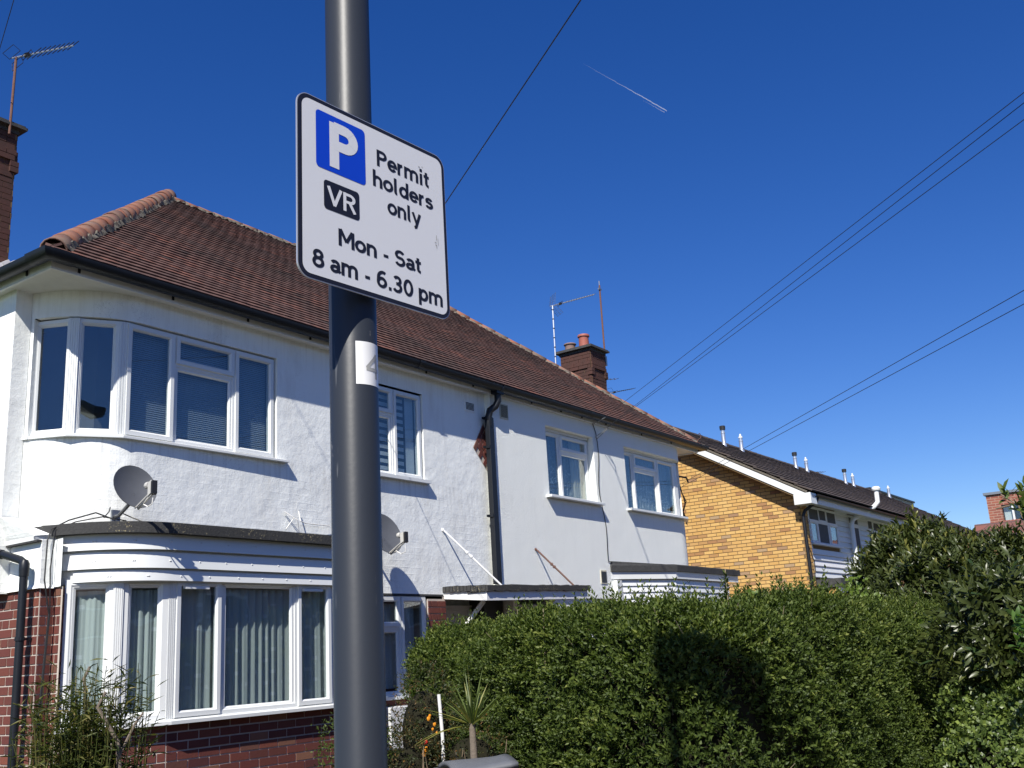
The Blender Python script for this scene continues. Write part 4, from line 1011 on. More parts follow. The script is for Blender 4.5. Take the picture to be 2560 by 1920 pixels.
# number sticker wrapped on the column
def wrap(name, mat, a0, a1, z0, z1, r, parent, n=14, poly=None):
    g = G(); v = []; f = []
    for i in range(n+1):
        a = rad(a0+(a1-a0)*i/n); v += [(PC_.x+r*math.cos(a), PC_.y+r*math.sin(a), z0), (PC_.x+r*math.cos(a), PC_.y+r*math.sin(a), z1)]
    for i in range(n): f.append((2*i, 2*i+2, 2*i+3, 2*i+1))
    return lloc(obj(name, v, f, mat, parent, smooth=True))
va = 180+90-46.6   # direction from column to the eye, in degrees from +X
stk_z0, stk_z1 = 2.005, 2.072
wrap('number_sticker', 'decal_white', va+5, va+108, stk_z0, stk_z1, .0370, lamp)
# the figure 4 as three strokes on the curved sticker
def wstroke(g, pts, wd, r=.0373):
    P = [Vector(p) for p in pts]
    for a, b in zip(P, P[1:]):
        n = 8; d = (b-a).normalized(); s = Vector((-d.y, d.x))*wd/2; v = []
        for i in range(n+1):
            c = a.lerp(b, i/n)
            for q in (c+s, c-s):
                an = rad(va)+q.x/.0366; v.append((PC_.x+r*math.cos(an), PC_.y+r*math.sin(an), q.y))
        g.add(v, [(2*i, 2*i+1, 2*i+3, 2*i+2) for i in range(n)])
g = G(); wstroke(g, [(.040, 2.055), (.0405, 2.016)], .0055); g2 = G(); wstroke(g2, [(.0405, 2.053), (.0205, 2.031)], .0055, .03735); g3 = G(); wstroke(g3, [(.0195, 2.0295), (.046, 2.0295)], .0055, .03740)
for k in (g, g2, g3): g0 = k
gg = G(); gg.add(g.v, g.f); gg.add(g2.v, g2.f); gg.add(g3.v, g3.f); lloc(gg.out('sticker_number', 'decal_grey', lamp))
# clamp bands and channel at the back of the sign
g = G()
for z in (2.22, 2.36): g.lathe((PC_.x, PC_.y, z), [(.039, 0), (.039, .014)], 32)
lloc(g.out('clamp_band', 'steel', lamp))

sign = thing('parking_sign', 'white parking sign with blue P and black text, permit holders only', 'sign', None, SO)
sinv = Matrix.Translation(-SO)
def sloc(o): o.parent = sign; o.matrix_parent_inverse = sinv; return o
def rrect(x0, x1, y0, y1, r, n=8):
    pts = []
    for (cx, cy, a0) in ((x1-r, y0+r, -90), (x1-r, y1-r, 0), (x0+r, y1-r, 90), (x0+r, y0+r, 180)):
        for i in range(n+1): a = rad(a0+90*i/n); pts.append((cx+r*math.cos(a), cy+r*math.sin(a)))
    return pts
def splate(name, mat, pts, o0, o1=None):
    """flat plate at distance o (towards the viewer) from the sign face plane"""
    n = len(pts); v = [SO+su*x+sz*y-sn*o0 for x, y in pts]; f = [tuple(range(n))]
    if o1 is not None:
        v += [SO+su*x+sz*y-sn*o1 for x, y in pts]; f = [tuple(range(n)), tuple(range(n, 2*n))[::-1]]+[(i, n+i, n+(i+1) % n, (i+1) % n) for i in range(n)]
    return sloc(obj(name, v, f, mat, sign))
splate('plate', 'sign_edge', rrect(0, SW, 0, SH, .022), 0, -.0025)
splate('border', 'ink_black', rrect(.0012, SW-.0012, .0012, SH-.0012, .021), .0004)
splate('face', 'sign_white', rrect(.0088, SW-.0075, .0075, SH-.0080, .0145), .0008)
splate('blue_panel', 'ink_blue', rrect(.0352, .1352, .1815, .2766, .007), .0012)
splate('zone_panel', 'ink_black', rrect(.0496, .1208, .1176, .1648, .006), .0012)
g = G(); c = SO+su*.16+sn*.012
for z in (.08, .22): g.box(c+sz*z, (.12, .010, .012), (su, sn, sz))
sloc(g.out('rear_channel', 'steel', sign))
# --- lettering: stroked outlines in the shape of road sign lettering
def stroke_shape(paths, wd, n_arc=12):
    """paths in unit coords; returns polygons (quads) for butt-ended strokes with mitred joints"""
    polys = []
    for P in paths:
        P = [Vector(p) for p in P]; P = [P[0]]+[b for a, b in zip(P, P[1:]) if (b-a).length > 1e-5]; closed = (P[0]-P[-1]).length < 1e-6; m = len(P); L = []; Rr = []
        for i in range(m):
            a = P[i]-P[i-1] if i > 0 else (P[0]-P[-2] if closed else None)
            b = P[i+1]-P[i] if i < m-1 else (P[1]-P[0] if closed else None)
            a = a if a is not None else b; b = b if b is not None else a
            a = a.normalized(); b = b.normalized(); n1 = Vector((-a.y, a.x)); n2 = Vector((-b.y, b.x)); nn = n1+n2; nn = nn/max(nn.length_squared/2, .35)
            L.append(P[i]+nn*wd/2); Rr.append(P[i]-nn*wd/2)
        for i in range(m-1): polys.append((L[i], L[i+1], Rr[i+1], Rr[i]))
    return polys
def A_(cx, cy, rx, ry, a0, a1, n=14): return [(cx+rx*math.cos(rad(a0+(a1-a0)*i/n)), cy+ry*math.sin(rad(a0+(a1-a0)*i/n))) for i in range(n+1)]
X = .72; C = 1.0; T = .172      # x-height, cap height, stroke
h_ = T/2
def bowl(cx=.30, rx=.225, y0=h_, y1=X-h_): return A_(cx, (y0+y1)/2, rx, (y1-y0)/2, 90, 450, 24)
GL = {
 'o': (.62, [bowl(.31, .235)]),
 'e': (.60, [A_(.30, X/2, .225, X/2-h_, 0, 322, 22), [(.075, X/2), (.30+.225+h_, X/2)]]),
 'r': (.42, [[(.10, 0), (.10, X)], A_(.335, X*.52, .235, X*.48-h_+.01, 180, 88, 8)]),
 'm': (.98, [[(.10, 0), (.10, X)], A_(.285, X-h_-.19, .185, .19, 180, 0, 10)+[(.47, 0)], A_(.665, X-h_-.19, .195, .19, 180, 0, 10)+[(.86, 0)]]),
 'n': (.62, [[(.10, 0), (.10, X)], A_(.305, X-h_-.2, .205, .2, 180, 0, 10)+[(.51, 0)]]),
 'h': (.62, [[(.10, 0), (.10, C+.04)], A_(.305, X-h_-.2, .205, .2, 180, 0, 10)+[(.51, 0)]]),
 'i': (.30, [[(.14, 0), (.14, X)], [(.14, X+.12), (.14, X+.12+T*1.1)]]),
 't': (.42, [[(.17, C-.08), (.17, .22)]+A_(.32, .22, .15, .22-h_, 180, 275, 7), [(.0, X-h_+.02), (.36, X-h_+.02)]]),
 'l': (.34, [[(.13, C+.04), (.13, .17)]+A_(.22, .17, .09, .17-h_, 180, 280, 6)]),
 'd': (.64, [bowl(.30, .215), [(.53, 0), (.53, C+.04)]]),
 's': (.54, [A_(.265, X-h_-.15, .17, .15, 22, 200, 10)+[(.17, .415), (.37, .30)][:0]+A_(.265, h_+.15, .185, .15, 50, -160, 12)]),
 'y': (.58, [[(.05, X), (.30, .05)], [(.535, X), (.25, -.18), (.14, -.22)]]),
 'a': (.58, [A_(.27, X-h_-.17, .19, .17, 150, 0, 9)+[(.46, .16), (.56, .07)], A_(.27, .225, .185, .225-h_, 0, 360, 18)]),
 'p': (.64, [[(.10, -.26), (.10, X)], bowl(.335, .215)]),
 'P': (.66, [[(.10, 0), (.10, C)], [(.10, C-h_), (.35, C-h_)]+A_(.35, C-h_-.2, .21, .2, 90, -90, 12)+[(.10, C-h_-.4)]]),
 'R': (.70, [[(.10, 0), (.10, C)], [(.10, C-h_), (.36, C-h_)]+A_(.36, C-h_-.2, .20, .2, 90, -90, 12)+[(.10, C-h_-.4)], [(.34, C-h_-.40), (.60, 0)]]),
 'V': (.72, [[(.05, C), (.355, .03)], [(.66, C), (.335, .03)]]),
 'M': (.90, [[(.10, 0), (.10, C)], [(.12, C), (.45, .30)], [(.78, C), (.45, .30)], [(.80, 0), (.80, C)]]),
 'S': (.66, [A_(.33, C-h_-.205, .225, .205, 28, 235, 12)+A_(.325, h_+.225, .24, .225, 62, -158, 14)]),
 '8': (.66, [A_(.33, C-h_-.19, .195, .19, 0, 360, 20), A_(.33, h_+.225, .235, .225, 0, 360, 20)]),
 '6': (.66, [A_(.33, h_+.235, .225, .235, 0, 360, 20), [(.105, h_+.235), (.12, .56)]+A_(.40, .56, .28, C-h_-.56, 180, 60, 8)]),
 '3': (.62, [A_(.29, C-h_-.19, .19, .19, 150, -80, 12), [(.22, C-h_-.385), (.33, C-h_-.385)], A_(.285, h_+.22, .225, .22, 85, -155, 13)]),
 '0': (.68, [A_(.34, .5, .225, .5-h_, 0, 360, 24)]),
 '.': (.28, [[(.14, 0), (.14, T*1.1)]]),
 '-': (.44, [[(.08, .33), (.36, .33)]]),
 ' ': (.26, []),
}
def text(s, x0, x1, base, cap, mat, name, off, wscale=1.0, ref='', track=0.02):
    adv = 0; polys = []
    for ch in s:
        w_, P = GL[ch]
        for q in stroke_shape(P, T*wscale): polys.append([(p.x+adv, p.y) for p in q])
        adv += w_+track
    xs = [p[0] for q in polys for p in q]; a, b = min(xs), max(xs); sx_ = (x1-x0)/(b-a)
    v = []; f = []
    for i, q in enumerate(polys):
        n = len(v); v += [SO+su*(x0+(p[0]-a)*sx_)+sz*(base+p[1]*cap)-sn*(off+.00002*(i % 5)) for p in q]; f.append(tuple(range(n, n+4)))
    return sloc(obj(name, v, f, mat, sign))
text('Permit', .1603, .2802, .2260, .0285, 'ink_black', 'lettering', .0012)
text('holders', .1507, .2882, .1882, .0275, 'ink_black', 'lettering', .0012)
text('only', .1809, .2576, .1502, .0275, 'ink_black', 'lettering', .0012)
text('Mon - Sat', .0771, .2534, .0662, .0272, 'ink_black', 'lettering', .0012)
text('8 am - 6.30 pm', .0261, .3021, .0200, .0285, 'ink_black', 'lettering', .0012)
text('P', .0615, .1197, .1899, .0755, 'sign_white', 'lettering', .0016, 1.3)
text('VR', .0555, .1135, .1255, .0305, 'sign_white', 'lettering', .0016, .85)
# scuffs near the right edge
g = G()
for (x, y, w_, h) in ((.2925, .136, .0012, .009), (.2885, .131, .004, .0012), (.2960, .128, .001, .012), (.2900, .126, .003, .002), (.2925, .1215, .0012, .006), (.255, .2575, .004, .0012), (.263, .2595, .003, .001)):
    g.add([SO+su*(x+a)+sz*(y+b)-sn*.0013 for a, b in ((0, 0), (w_, 0), (w_, h), (0, h))], [(0, 1, 2, 3)])
sloc(g.out('scuff_mark', 'decal_grey', sign))

# ================================================================ YELLOW BRICK TERRACE
YH = thing('terrace_house', 'yellow brick gable end terrace with white boarded front and brown tiled roof', 'house', None, (21.5, 7.45, 0))
YI = Matrix.Translation((-21.5, -7.45, 0))
def yu(o): o.parent = YH; o.matrix_parent_inverse = YI; return o
YB_ = Pieces('brick', 'brick_y', 'brick_ys', 300); YT = Pieces('roof_tile', 'ctile', 'ctile_s', 300)
YR, YRZ, YE, YEZ = 11.3, 7.0, 7.15, 4.60
slope = (YRZ-YEZ)/(YR-YE)
g = G(); g.add([(21.5, 7.47, .1), (21.5, 15.1, .1), (21.5, 15.1, 4.7), (21.5, YR, YRZ-.12), (21.5, 7.47, 4.72)], [(0, 4, 3, 2, 1)]); g.add([(21.5, 7.47, .1), (21.9, 7.47, .1), (21.9, 7.47, 4.6), (21.5, 7.47, 4.6)], [(0, 1, 2, 3)])
yw = yu(g.out('wall', 'mortar_dk')); yw['label'] = 'yellow brick gable end wall'
def gz(m): # m measured from y=15.1 going to 7.47
    y = 15.1-m; return YEZ+slope*((y if y < YR else 2*YR-y)-YE)-.10
vis = lambda c: 0
brick_face(YB_, yw, (21.5, 15.1), (21.5, 7.47), 1.8-.0755*22, 6.9, course=.0755, st=.2265, proud=.007, joint=.015, zclip=gz)
brick_face(YB_, yw, (21.5, 7.47), (21.92, 7.47), 1.8-.0755*22, 4.6, course=.0755, st=.21, proud=.006, joint=.012)
for it in range(len(YB_.items)):   # the ones seen largest are those in the frame: in front of the neighbour's corner
    s_, p, c, ax, h, shp = YB_.items[it]; YB_.items[it] = (-(abs(c.y-8.3)+abs(c.z-3.7)), p, c, ax, h, shp)
# roof
xe = 42.0
g = G(); g.add([(21.2, YE, YEZ), (xe, YE, YEZ), (xe, YR, YRZ), (21.2, YR, YRZ), (21.2, 2*YR-YE, YEZ), (xe, 2*YR-YE, YEZ)], [(0, 1, 2, 3), (3, 2, 5, 4)]); g.add([(21.22, YE, YEZ-.03), (xe, YE, YEZ-.03), (xe, YR, YRZ-.06), (21.22, YR, YRZ-.06)], [(0, 3, 2, 1)])
yr = yu(g.out('roof', 'ctile_s'))
tile_plane(YT, yr, Vector((21.16, YE-.05, YEZ-.03)), Vector((xe, YE-.05, YEZ-.03)), Vector((21.16, YR, YRZ)), Vector((xe, YR, YRZ)), .33, .33, .026, .40, lift=.01)
for k in range(60):
    pass
g = G(); n = 60
for i in range(n): x = 21.2+(xe-21.2)*i/n; g.lathe((x, YR, YRZ-.02), [(.10, 0), (.105, (xe-21.2)/n-.01)], 8, R.random(), Vector((1, R.gauss(0, .01), R.gauss(0, .008))))
yu(g.out('ridge_tiles', 'ctile_s'))['kind'] = 'stuff'
rv = Vector((0, YR-YE, YRZ-YEZ)).normalized(); L = math.hypot(YR-YE, YRZ-YEZ)
g = G(); c0 = Vector((21.19, YE+.02, YEZ-.02)); nrm = Vector((0, -rv.z, rv.y))
g.box(c0+rv*L/2-nrm*.10, (.012, L/2, .062), (Vector((1, 0, 0)), rv, nrm)); g.box(Vector((21.19, 2*YR-YE-.02, YEZ-.02))+Vector((0, -rv.y, rv.z))*L/2-Vector((0, rv.z, rv.y))*.10, (.012, L/2, .062), (Vector((1, 0, 0)), Vector((0, -rv.y, rv.z)), Vector((0, rv.z, rv.y))))
yu(g.out('bargeboard', 'upvc'))
g = G(); g.box(c0+rv*L/2+nrm*.0+Vector((.02, 0, 0)), (.035, L/2, .02), (Vector((1, 0, 0)), rv, nrm)); yu(g.out('verge_mortar', 'bedding'))
g = G(); g.box(c0+rv*L/2-nrm*.19+Vector((.16, 0, 0)), (.15, L/2, .01), (Vector((1, 0, 0)), rv, nrm)); yu(g.out('gable_soffit', 'mortar_dk'))
g = G(); g.bb((21.18, YE-.05, 4.33), (21.55, YE+.32, 4.56)); yu(bevel(g.out('box_end', 'upvc'), .006))
g = G(); g.bb((21.5, YE+.0, 4.36), (xe, YE+.025, 4.54)); yu(g.out('fascia', 'white_wood'))
g = G(); g.add([(21.5, YE+.02, 4.37), (xe, YE+.02, 4.37), (xe, 7.6, 4.46), (21.5, 7.6, 4.46)], [(0, 3, 2, 1)]); yu(g.out('soffit', 'white_wood'))
g = G(); g.sweep([(21.45, YE, 4.54), (xe, YE, 4.52)], gutter_prof(.055)); yu(smooth_by_angle(g.out('gutter', 'gutter')))
g = G(); g.tube([(21.62, YE-.05, 4.50), (21.60, YE-.02, 4.40), (21.46, 7.36, 4.22), (21.44, 7.40, 4.12), (21.44, 7.40, .13)], .036, 10); yu(smooth_by_angle(g.out('downpipe', 'gutter')))
g = G(); g.tube([(21.46, 7.38, 3.5), (21.62, 7.35, 3.15), (21.64, 7.36, 2.95), (21.48, 7.38, 2.72)], .009, 6); yu(g.out('loose_cable', 'black'))
# boarded front: each board an object
YF = 7.56
g = G(); g.bb((21.9, YF, .1), (xe, 15, 4.45)); yu(g.out('front_wall', 'mortar_dk'))
wins = [(22.16, 24.05, 3.60, 4.42), (24.95, 25.78, 3.60, 4.42), (26.50, 28.40, 3.60, 4.44), (29.35, 31.0, 3.75, 4.44), (33, 35, 3.6, 4.44)]
bt = {}
for k in range(13):
    z = 2.86+.125*k
    segs = [(21.93, 36.0)]
    for (a, b, c, d) in wins:
        if z+.12 > c and z < d:
            ns = []
            for (p, q) in segs:
                if p < a < q or p < b < q: 
                    if a > p: ns.append((p, a-.0))
                    if b < q: ns.append((b, q))
                else: ns.append((p, q))
            segs = ns
    for (p, q) in segs:
        cuts = [p]
        while q-cuts[-1] > 3.4: cuts.append(cuts[-1]+R.uniform(2.2, 3.2))
        cuts.append(q)
        for a, b in zip(cuts, cuts[1:]):
            g = G(); g.sweep([(a+.003, YF-.005, z+R.uniform(-.002, .002)), (b-.003, YF-.005, z+R.uniform(-.004, .004))], [(.030, 0), (.034, .012), (.008, .122), (-.004, .122), (-.004, 0)]); yu(g.out('weatherboard', 'upvc_old' if R.random() < .8 else 'white_wood'))
def ywin(a, b, c, d, L_): yu(window(YH, (a, YF-.03), (b, YF-.03), c, d, L_, mat='white_wood', fw=.045)); gd = G(); gd.bb((a+.01, YF-.012, c+.01), (b-.01, YF-.004, d-.01)); yu(gd.out('dark_room_panel', 'room')); gg = G(); gg.bb((a-.05, YF-.10, c-.03), (b+.05, YF, c)); yu(gg.out('window_sill', 'white_wood'))  # dark panel against the wall stands for the unlit room behind the glass
ywin(*wins[0], [(0, .28, 0, .62, 's'), (.28, .68, 0, .62, None), (.68, 1, 0, .62, 's'), (0, .36, .62, 1, ('h', 42)), (.36, .64, .62, 1, None), (.64, 1, .62, 1, ('h', 42))])
ywin(*wins[1], [(0, 1, 0, .72, None), (0, 1, .72, 1, None)])
ywin(*wins[2], [(0, .30, 0, .66, None), (.30, .74, 0, .66, None), (.74, 1, 0, .66, 's'), (0, .25, .66, 1, None), (.25, .80, .66, 1, ('h', 14)), (.80, 1, .66, 1, None)])
ywin(*wins[3], [(0, .5, 0, 1, None), (.5, 1, 0, 1, None)])
g = G(); g.bb((21.95, 6.95, 2.62), (24.1, 7.6, 2.80)); g.bb((24.1, 7.0, 2.64), (27.5, 7.6, 2.76)); yu(g.out('porch_roof', 'felt')); g = G(); g.bb((21.98, 7.0, 2.50), (27.4, 7.05, 2.615)); yu(g.out('porch_fascia', 'upvc'))
g = G(); g.bb((22.0, 7.05, .1), (27.4, 7.5, 2.6)); yu(g.out('porch_wall', 'brick_ys'))
g = G(); g.tube([(24.85, 7.44, 2.8), (24.85, 7.44, 4.15), (24.95, 7.42, 4.30), (25.55, 7.05, 4.60), (25.68, 6.98, 4.72), (25.70, 6.98, 5.02)], .058, 12); g.lathe((25.70, 6.98, 5.0), [(.06, 0), (.10, .01), (.11, .05), (.08, .10), (.02, .11)], 14); yu(smooth_by_angle(g.out('soil_pipe', 'upvc')))
for (x, h, cap) in ((24.35, .50, 1), (25.6, .42, 0), (31.2, .46, 1), (32.2, .40, 0), (36.1, .48, 1), (37.0, .40, 0), (41.5, .40, 0)):
    y = 10.8 if x > 30 else None
    if x == 24.35: x, y = 25.75, 10.8
    elif x == 25.6: x, y = 26.95, 10.8
    zb = YEZ+slope*(y-YE)
    g = G(); g.lathe((x, y, zb-.05), [(.075, 0), (.07, .12), (.055, .16), (.055, .05+h*.75), (.062, .05+h*.76), (.062, .05+h*.82), (.05, .05+h*.83), (.05, .05+h)], 12); o = yu(smooth_by_angle(g.out('flue_pipe', 'alum')))
    g = G()
    if cap: g.lathe((x, y, zb+h-.02), [(.075, 0), (.08, .10), (.07, .11)], 12)
    else: g.lathe((x, y, zb+h), [(.06, 0), (.06, .03), (.03, .05), (.03, .09), (.01, .12)], 12)
    g.out('flue_cap', 'blackpaint' if cap else 'upvc_old', o)
YB_.flush(YH); YT.flush(YH)
for o in bpy.data.objects:
    if o.parent == YH: o.matrix_parent_inverse = YI

# ================================================================ FAR BUILDINGS
FB = thing('brick_building', 'red brick flat roofed building with a window, far right behind the laurel', 'building', None, (70, 12, 0))
def fu(o): o.parent = FB; o.matrix_parent_inverse = Matrix.Translation((-70, -12, 0)); return o
def bmass(name, c0, c1, mor, bw, rh, mo=.012):
    b = NB(name); g = b.new('ShaderNodeNewGeometry'); sx = b.new('ShaderNodeSeparateXYZ'); cx = b.new('ShaderNodeCombineXYZ')
    b.lk(g.outputs['Position'], sx.inputs[0]); b.lk(b.math('ADD', sx.outputs[0], sx.outputs[1]), cx.inputs[0]); b.lk(sx.outputs[2], cx.inputs[1])
    br = b.new('ShaderNodeTexBrick'); br.inputs['Scale'].default_value = 1; br.inputs['Brick Width'].default_value = bw; br.inputs['Row Height'].default_value = rh; br.inputs['Mortar Size'].default_value = mo
    br.inputs['Color1'].default_value = (*c0, 1); br.inputs['Color2'].default_value = (*c1, 1); br.inputs['Mortar'].default_value = (*mor, 1); b.lk(cx.outputs[0], br.inputs['Vector'])
    b.set(br.outputs[0], .85); b.bump(br.outputs['Fac'], -.5, .02); return b.m
MT['farbrick'] = bmass('far_red_brick', (.30, .095, .06), (.22, .07, .05), (.34, .22, .16), .45, .15, .02)
MT['farbrick2'] = bmass('far_dark_brick', (.20, .075, .055), (.14, .06, .05), (.09, .05, .045), .75, .30, .03)
g = G(); ux = Vector((0, -1, 0)); uy = Vector((1, 0, 0)); uz = Vector((0, 0, 1))
def fbx(g, o, a, b, c, d, z0, z1): return g.box(o+ux*(a+b)/2+uy*(c+d)/2+Vector((0, 0, (z0+z1)/2)), ((b-a)/2, (d-c)/2, (z1-z0)/2), (ux, uy, uz))
FO = Vector((67.9, 12.0, 0))
for q in ((0, .76, 0, 9, 0, 9.4), (.76, 2.6, 0, 9, 0, 7.78), (.76, 2.6, 0, 9, 8.72, 9.4), (2.6, 16, 0, 9, 0, 9.4)): fbx(g, FO, *q)
fu(g.out('wall', 'farbrick')); g = G(); fbx(g, FO, -.12, 16, -.12, 9, 9.4, 9.55); fu(g.out('parapet', 'steel'))
g = G(); fbx(g, FO, .76, 2.6, .25, .3, 7.78, 8.72); wf = fu(g.out('window', 'glass'))
g = G(); fbx(g, FO, .82, 1.25, .4, .45, 7.78, 8.72); fbx(g, FO, 1.3, 1.4, .1, .25, 7.78, 8.72); g.out('window_frame', 'upvc', wf)
g = G(); fbx(g, FO, .7, 2.7, 1.5, 1.6, 7.7, 8.8); fu(g.out('dark_room_panel', 'room'))
FH = thing('tiled_house', 'low house with dark red tiled roof below the flat roofed building', 'house', None, (50, 9, 0))
def hu(o): o.parent = FH; o.matrix_parent_inverse = Matrix.Translation((-50, -9, 0)); return o
HO = Vector((50, 10.0, 0))
def P(a, c, z): return HO+ux*a+uy*c+Vector((0, 0, z))
g = G(); g.add([P(0, 0, 4.0), P(14, 0, 4.0), P(14, 2.6, 6.35), P(0, 2.6, 6.35), P(14, 5.2, 4), P(0, 5.2, 4)], [(0, 1, 2, 3), (3, 2, 4, 5)]); rf = hu(g.out('roof', 'farbrick2'))
g = G(); fbx(g, HO, .2, 14, .3, 4.9, 0, 4.0); hu(g.out('wall', 'farbrick'))
g = G(); g.add([P(1.75, -.1, 3.9), P(2.75, -.1, 3.9), P(2.75, -.1, 4.9), P(2.45, -.1, 5.35), P(1.75, -.1, 5.35), P(1.75, 1.8, 3.9), P(2.75, 1.8, 3.9), P(2.75, 1.8, 4.9), P(2.45, 1.8, 5.35), P(1.75, 1.8, 5.35)], [(0, 1, 2, 3, 4), (1, 6, 7, 2), (2, 7, 8, 3), (3, 8, 9, 4), (4, 9, 5, 0)]); hu(g.out('dormer', 'upvc'))
g = G(); g.bb((72, 20, 0), (83.5, 30, 11.3)); o = tag(g.out('beige_building', 'beige'), 'beige flat roofed block just showing above the brown terrace roof', 'building')
g = G(); g.bb((71.9, 19.9, 11.3), (83.6, 30, 11.42)); g.out('parapet', 'blackpaint', o)

OP = thing('opposite_terrace', 'brown brick terrace across the road behind the viewer', 'house', None, (10, -18, 0)); oi_ = Matrix.Translation((-10, 18, 0))
def ou(o): o.parent = OP; o.matrix_parent_inverse = oi_; return o
g = G(); g.bb((-25, -26, 0), (62, -18, 5.2)); ou(g.out('wall', 'farbrick')); g = G(); g.add([(-25.3, -17.6, 5.1), (62.3, -17.6, 5.1), (62.3, -22, 8.0), (-25.3, -22, 8.0), (62.3, -26.4, 5.1), (-25.3, -26.4, 5.1)], [(0, 1, 2, 3), (3, 2, 4, 5)]); ou(g.out('roof', 'farbrick2'))
for k in range(12):
    for z in (.9, 3.3): g = G(); g.bb((-22+7*k, -18.02, z), (-19.6+7*k, -17.95, z+1.4)); wq = ou(g.out('window', 'upvc')); g = G(); g.bb((-21.9+7*k, -17.945, z+.1), (-19.7+7*k, -17.94, z+1.3)); g.out('pane', 'dark', wq)

# ================================================================ OVERHEAD WIRES
TP = Vector((-9.21, -17.75, 0)); TPZ = 5.62
pole = thing('telegraph_pole', 'wooden telegraph pole across the road where the overhead wires meet', 'telegraph pole', None, TP)
g = G(); g.tube([TP, TP+Vector((0, 0, 5.9))], [.14, .10], 14); o = g.out('mast', 'bark', pole); o.matrix_parent_inverse = Matrix.Translation(-TP)
def wire(att, p, zend, label, group='overhead telephone wires', r=.0036, extra=(0, 0)):
    a = Vector(att); b = Vector((TP.x+extra[0], TP.y+extra[1], zend)); pts = []
    for i in range(41):
        t = i/40; q = a.lerp(b, t); q.z -= .10*4*t*(1-t)*0; pts.append(q)
    return tag(G().tube(pts, r, 6).out('overhead_wire', 'wire'), label, 'wire', group)
wire((14.92, 8.35, 5.42), 0, 5.25, 'topmost of the three overhead wires meeting the eaves of the right house')
wire((14.97, 8.35, 5.25), 0, 5.47, 'middle of the three overhead wires meeting the eaves of the right house')
wire((14.99, 8.35, 5.25), 0, 5.09, 'lowest of the three overhead wires meeting the eaves of the right house')
wire((19.0, 8.98, 4.78), 0, 4.82, 'upper of the two long wires crossing in front of the yellow gable', r=.0045)
wire((19.0, 8.98, 4.72), 0, 4.52, 'lower of the two long wires crossing in front of the yellow gable', r=.0045)
wire((8.9, 8.4, 5.47), 0, 5.74, 'single steep wire running up from the eaves behind the sign', r=.0045)
tag(G().tube([(6.25, 12.6, 9.02), (6.0, 11.98, 9.01), (4.96, 9.36, 9.0), (1.0, -.6, 8.8), (-6.0, -18.2, 8.2)], .0045, 6).out('overhead_wire', 'wire'), 'short piece of wire in the top left corner of the sky', 'wire', 'overhead telephone wires')
g = G(); g.tube([(14.90, DR-.01, 5.33), (14.92, 8.33, 5.42)], .008, 5); g.tube([(14.97, DR-.01, 5.12), (14.99, 8.35, 5.24), (15.07, 8.38, 5.26), (15.03, DR-.01, 5.10)], .008, 5)
tag(g.out('wire_bracket', 'steel'), 'metal wire hooks under the gutter between the two right hand windows', 'bracket')
g = G(); g.tube([(14.90, DR-.015, 5.38)]+[(15.0+.04*math.sin(i*.9)+(.0 if i < 6 else .02*(i-6)), DR-.012, 5.2-.18*i) for i in range(13)]+[(15.32, DR-.015, 2.98)], .007, 5)
tag(g.out('wall_cable', 'black'), 'thin black cable hanging down the grey wall between the two right windows', 'cable')
g = G(); pts = [(18.95, 9.0, 4.75), (18.9, 8.95, 4.6), (18.98, 8.92, 4.4), (18.88, 8.95, 4.2), (18.97, 8.93, 4.0)]
for k in range(4): g.tube([(x+R.uniform(-.05, .05), y, z+R.uniform(-.06, .06)) for x, y, z in pts], .008, 5)
g.tube([(18.8, 9.0, 4.93), (19.1, 8.9, 4.9), (19.15, 8.9, 4.82)], .02, 5); tag(g.out('cable_tangle', 'black'), 'tangled black cables at the right corner of the white house', 'cable')
g = G(); g.tube([(5.72, 8.45, 3.03), (5.58, 8.55, 3.10), (5.42, 8.72, 3.04), (5.30, 8.80, 2.96), (5.27, 8.80, 2.86), (5.25, 8.78, 2.5), (5.31, 8.78, 2.2), (5.30, 8.79, 1.9), (5.27, 8.79, 1.3), (5.26, 8.80, .3)], .007, 6); g.tube([(5.95, 8.62, 3.06), (5.62, 8.50, 3.06), (5.45, 8.66, 3.02), (5.33, 8.78, 2.95), (5.30, 8.78, 2.6), (5.32, 8.78, 2.2), (5.29, 8.78, 1.6), (5.28, 8.80, .3)], .006, 6)
tag(g.out('wall_cable', 'black'), 'pair of black cables running down past the left end of the bay', 'cable')
g = G(); g.tube([(5.62, 8.48, 3.05), (5.75, 8.60, 3.13), (5.80, 8.66, 3.18)], .006, 5); g.tube([(6.1, 8.5, 3.03), (6.0, 8.62, 3.10), (5.88, 8.68, 3.16)], .006, 5); tag(g.out('dish_cable', 'black'), 'short black cables trailing from the satellite dish over the felt roof', 'cable')
g = G(); g.tube([(8.02, 8.68, 3.32), (8.12, 8.64, 3.25), (8.02, 8.66, 3.12)], .006, 5); g.tube([(8.0, 8.68, 3.32), (8.14, 8.6, 3.22), (8.22, 8.66, 3.08)], .005, 5); g.tube([(8.22, 8.67, 3.34), (8.22, 8.64, 3.22), (8.3, 8.64, 3.2), (8.7, 8.66, 3.2)], .007, 5); tag(g.out('loose_cable', 'wcable'), 'loose white cable ends on the wall left of the pole', 'cable')
g = G(); 
hk = [(18.95+.10*math.cos(t)*.5, 8.45, 5.62+.10*math.sin(t)*.5+.06) for t in [x*.5 for x in range(-2, 8)]]
g.tube([(18.85, 8.5, 5.48), (18.9, 8.47, 5.6)]+hk[:8], .007, 5); tag(g.out('gutter_hook', 'rust'), 'curled iron hook standing on the right end of the gutter', 'hook')

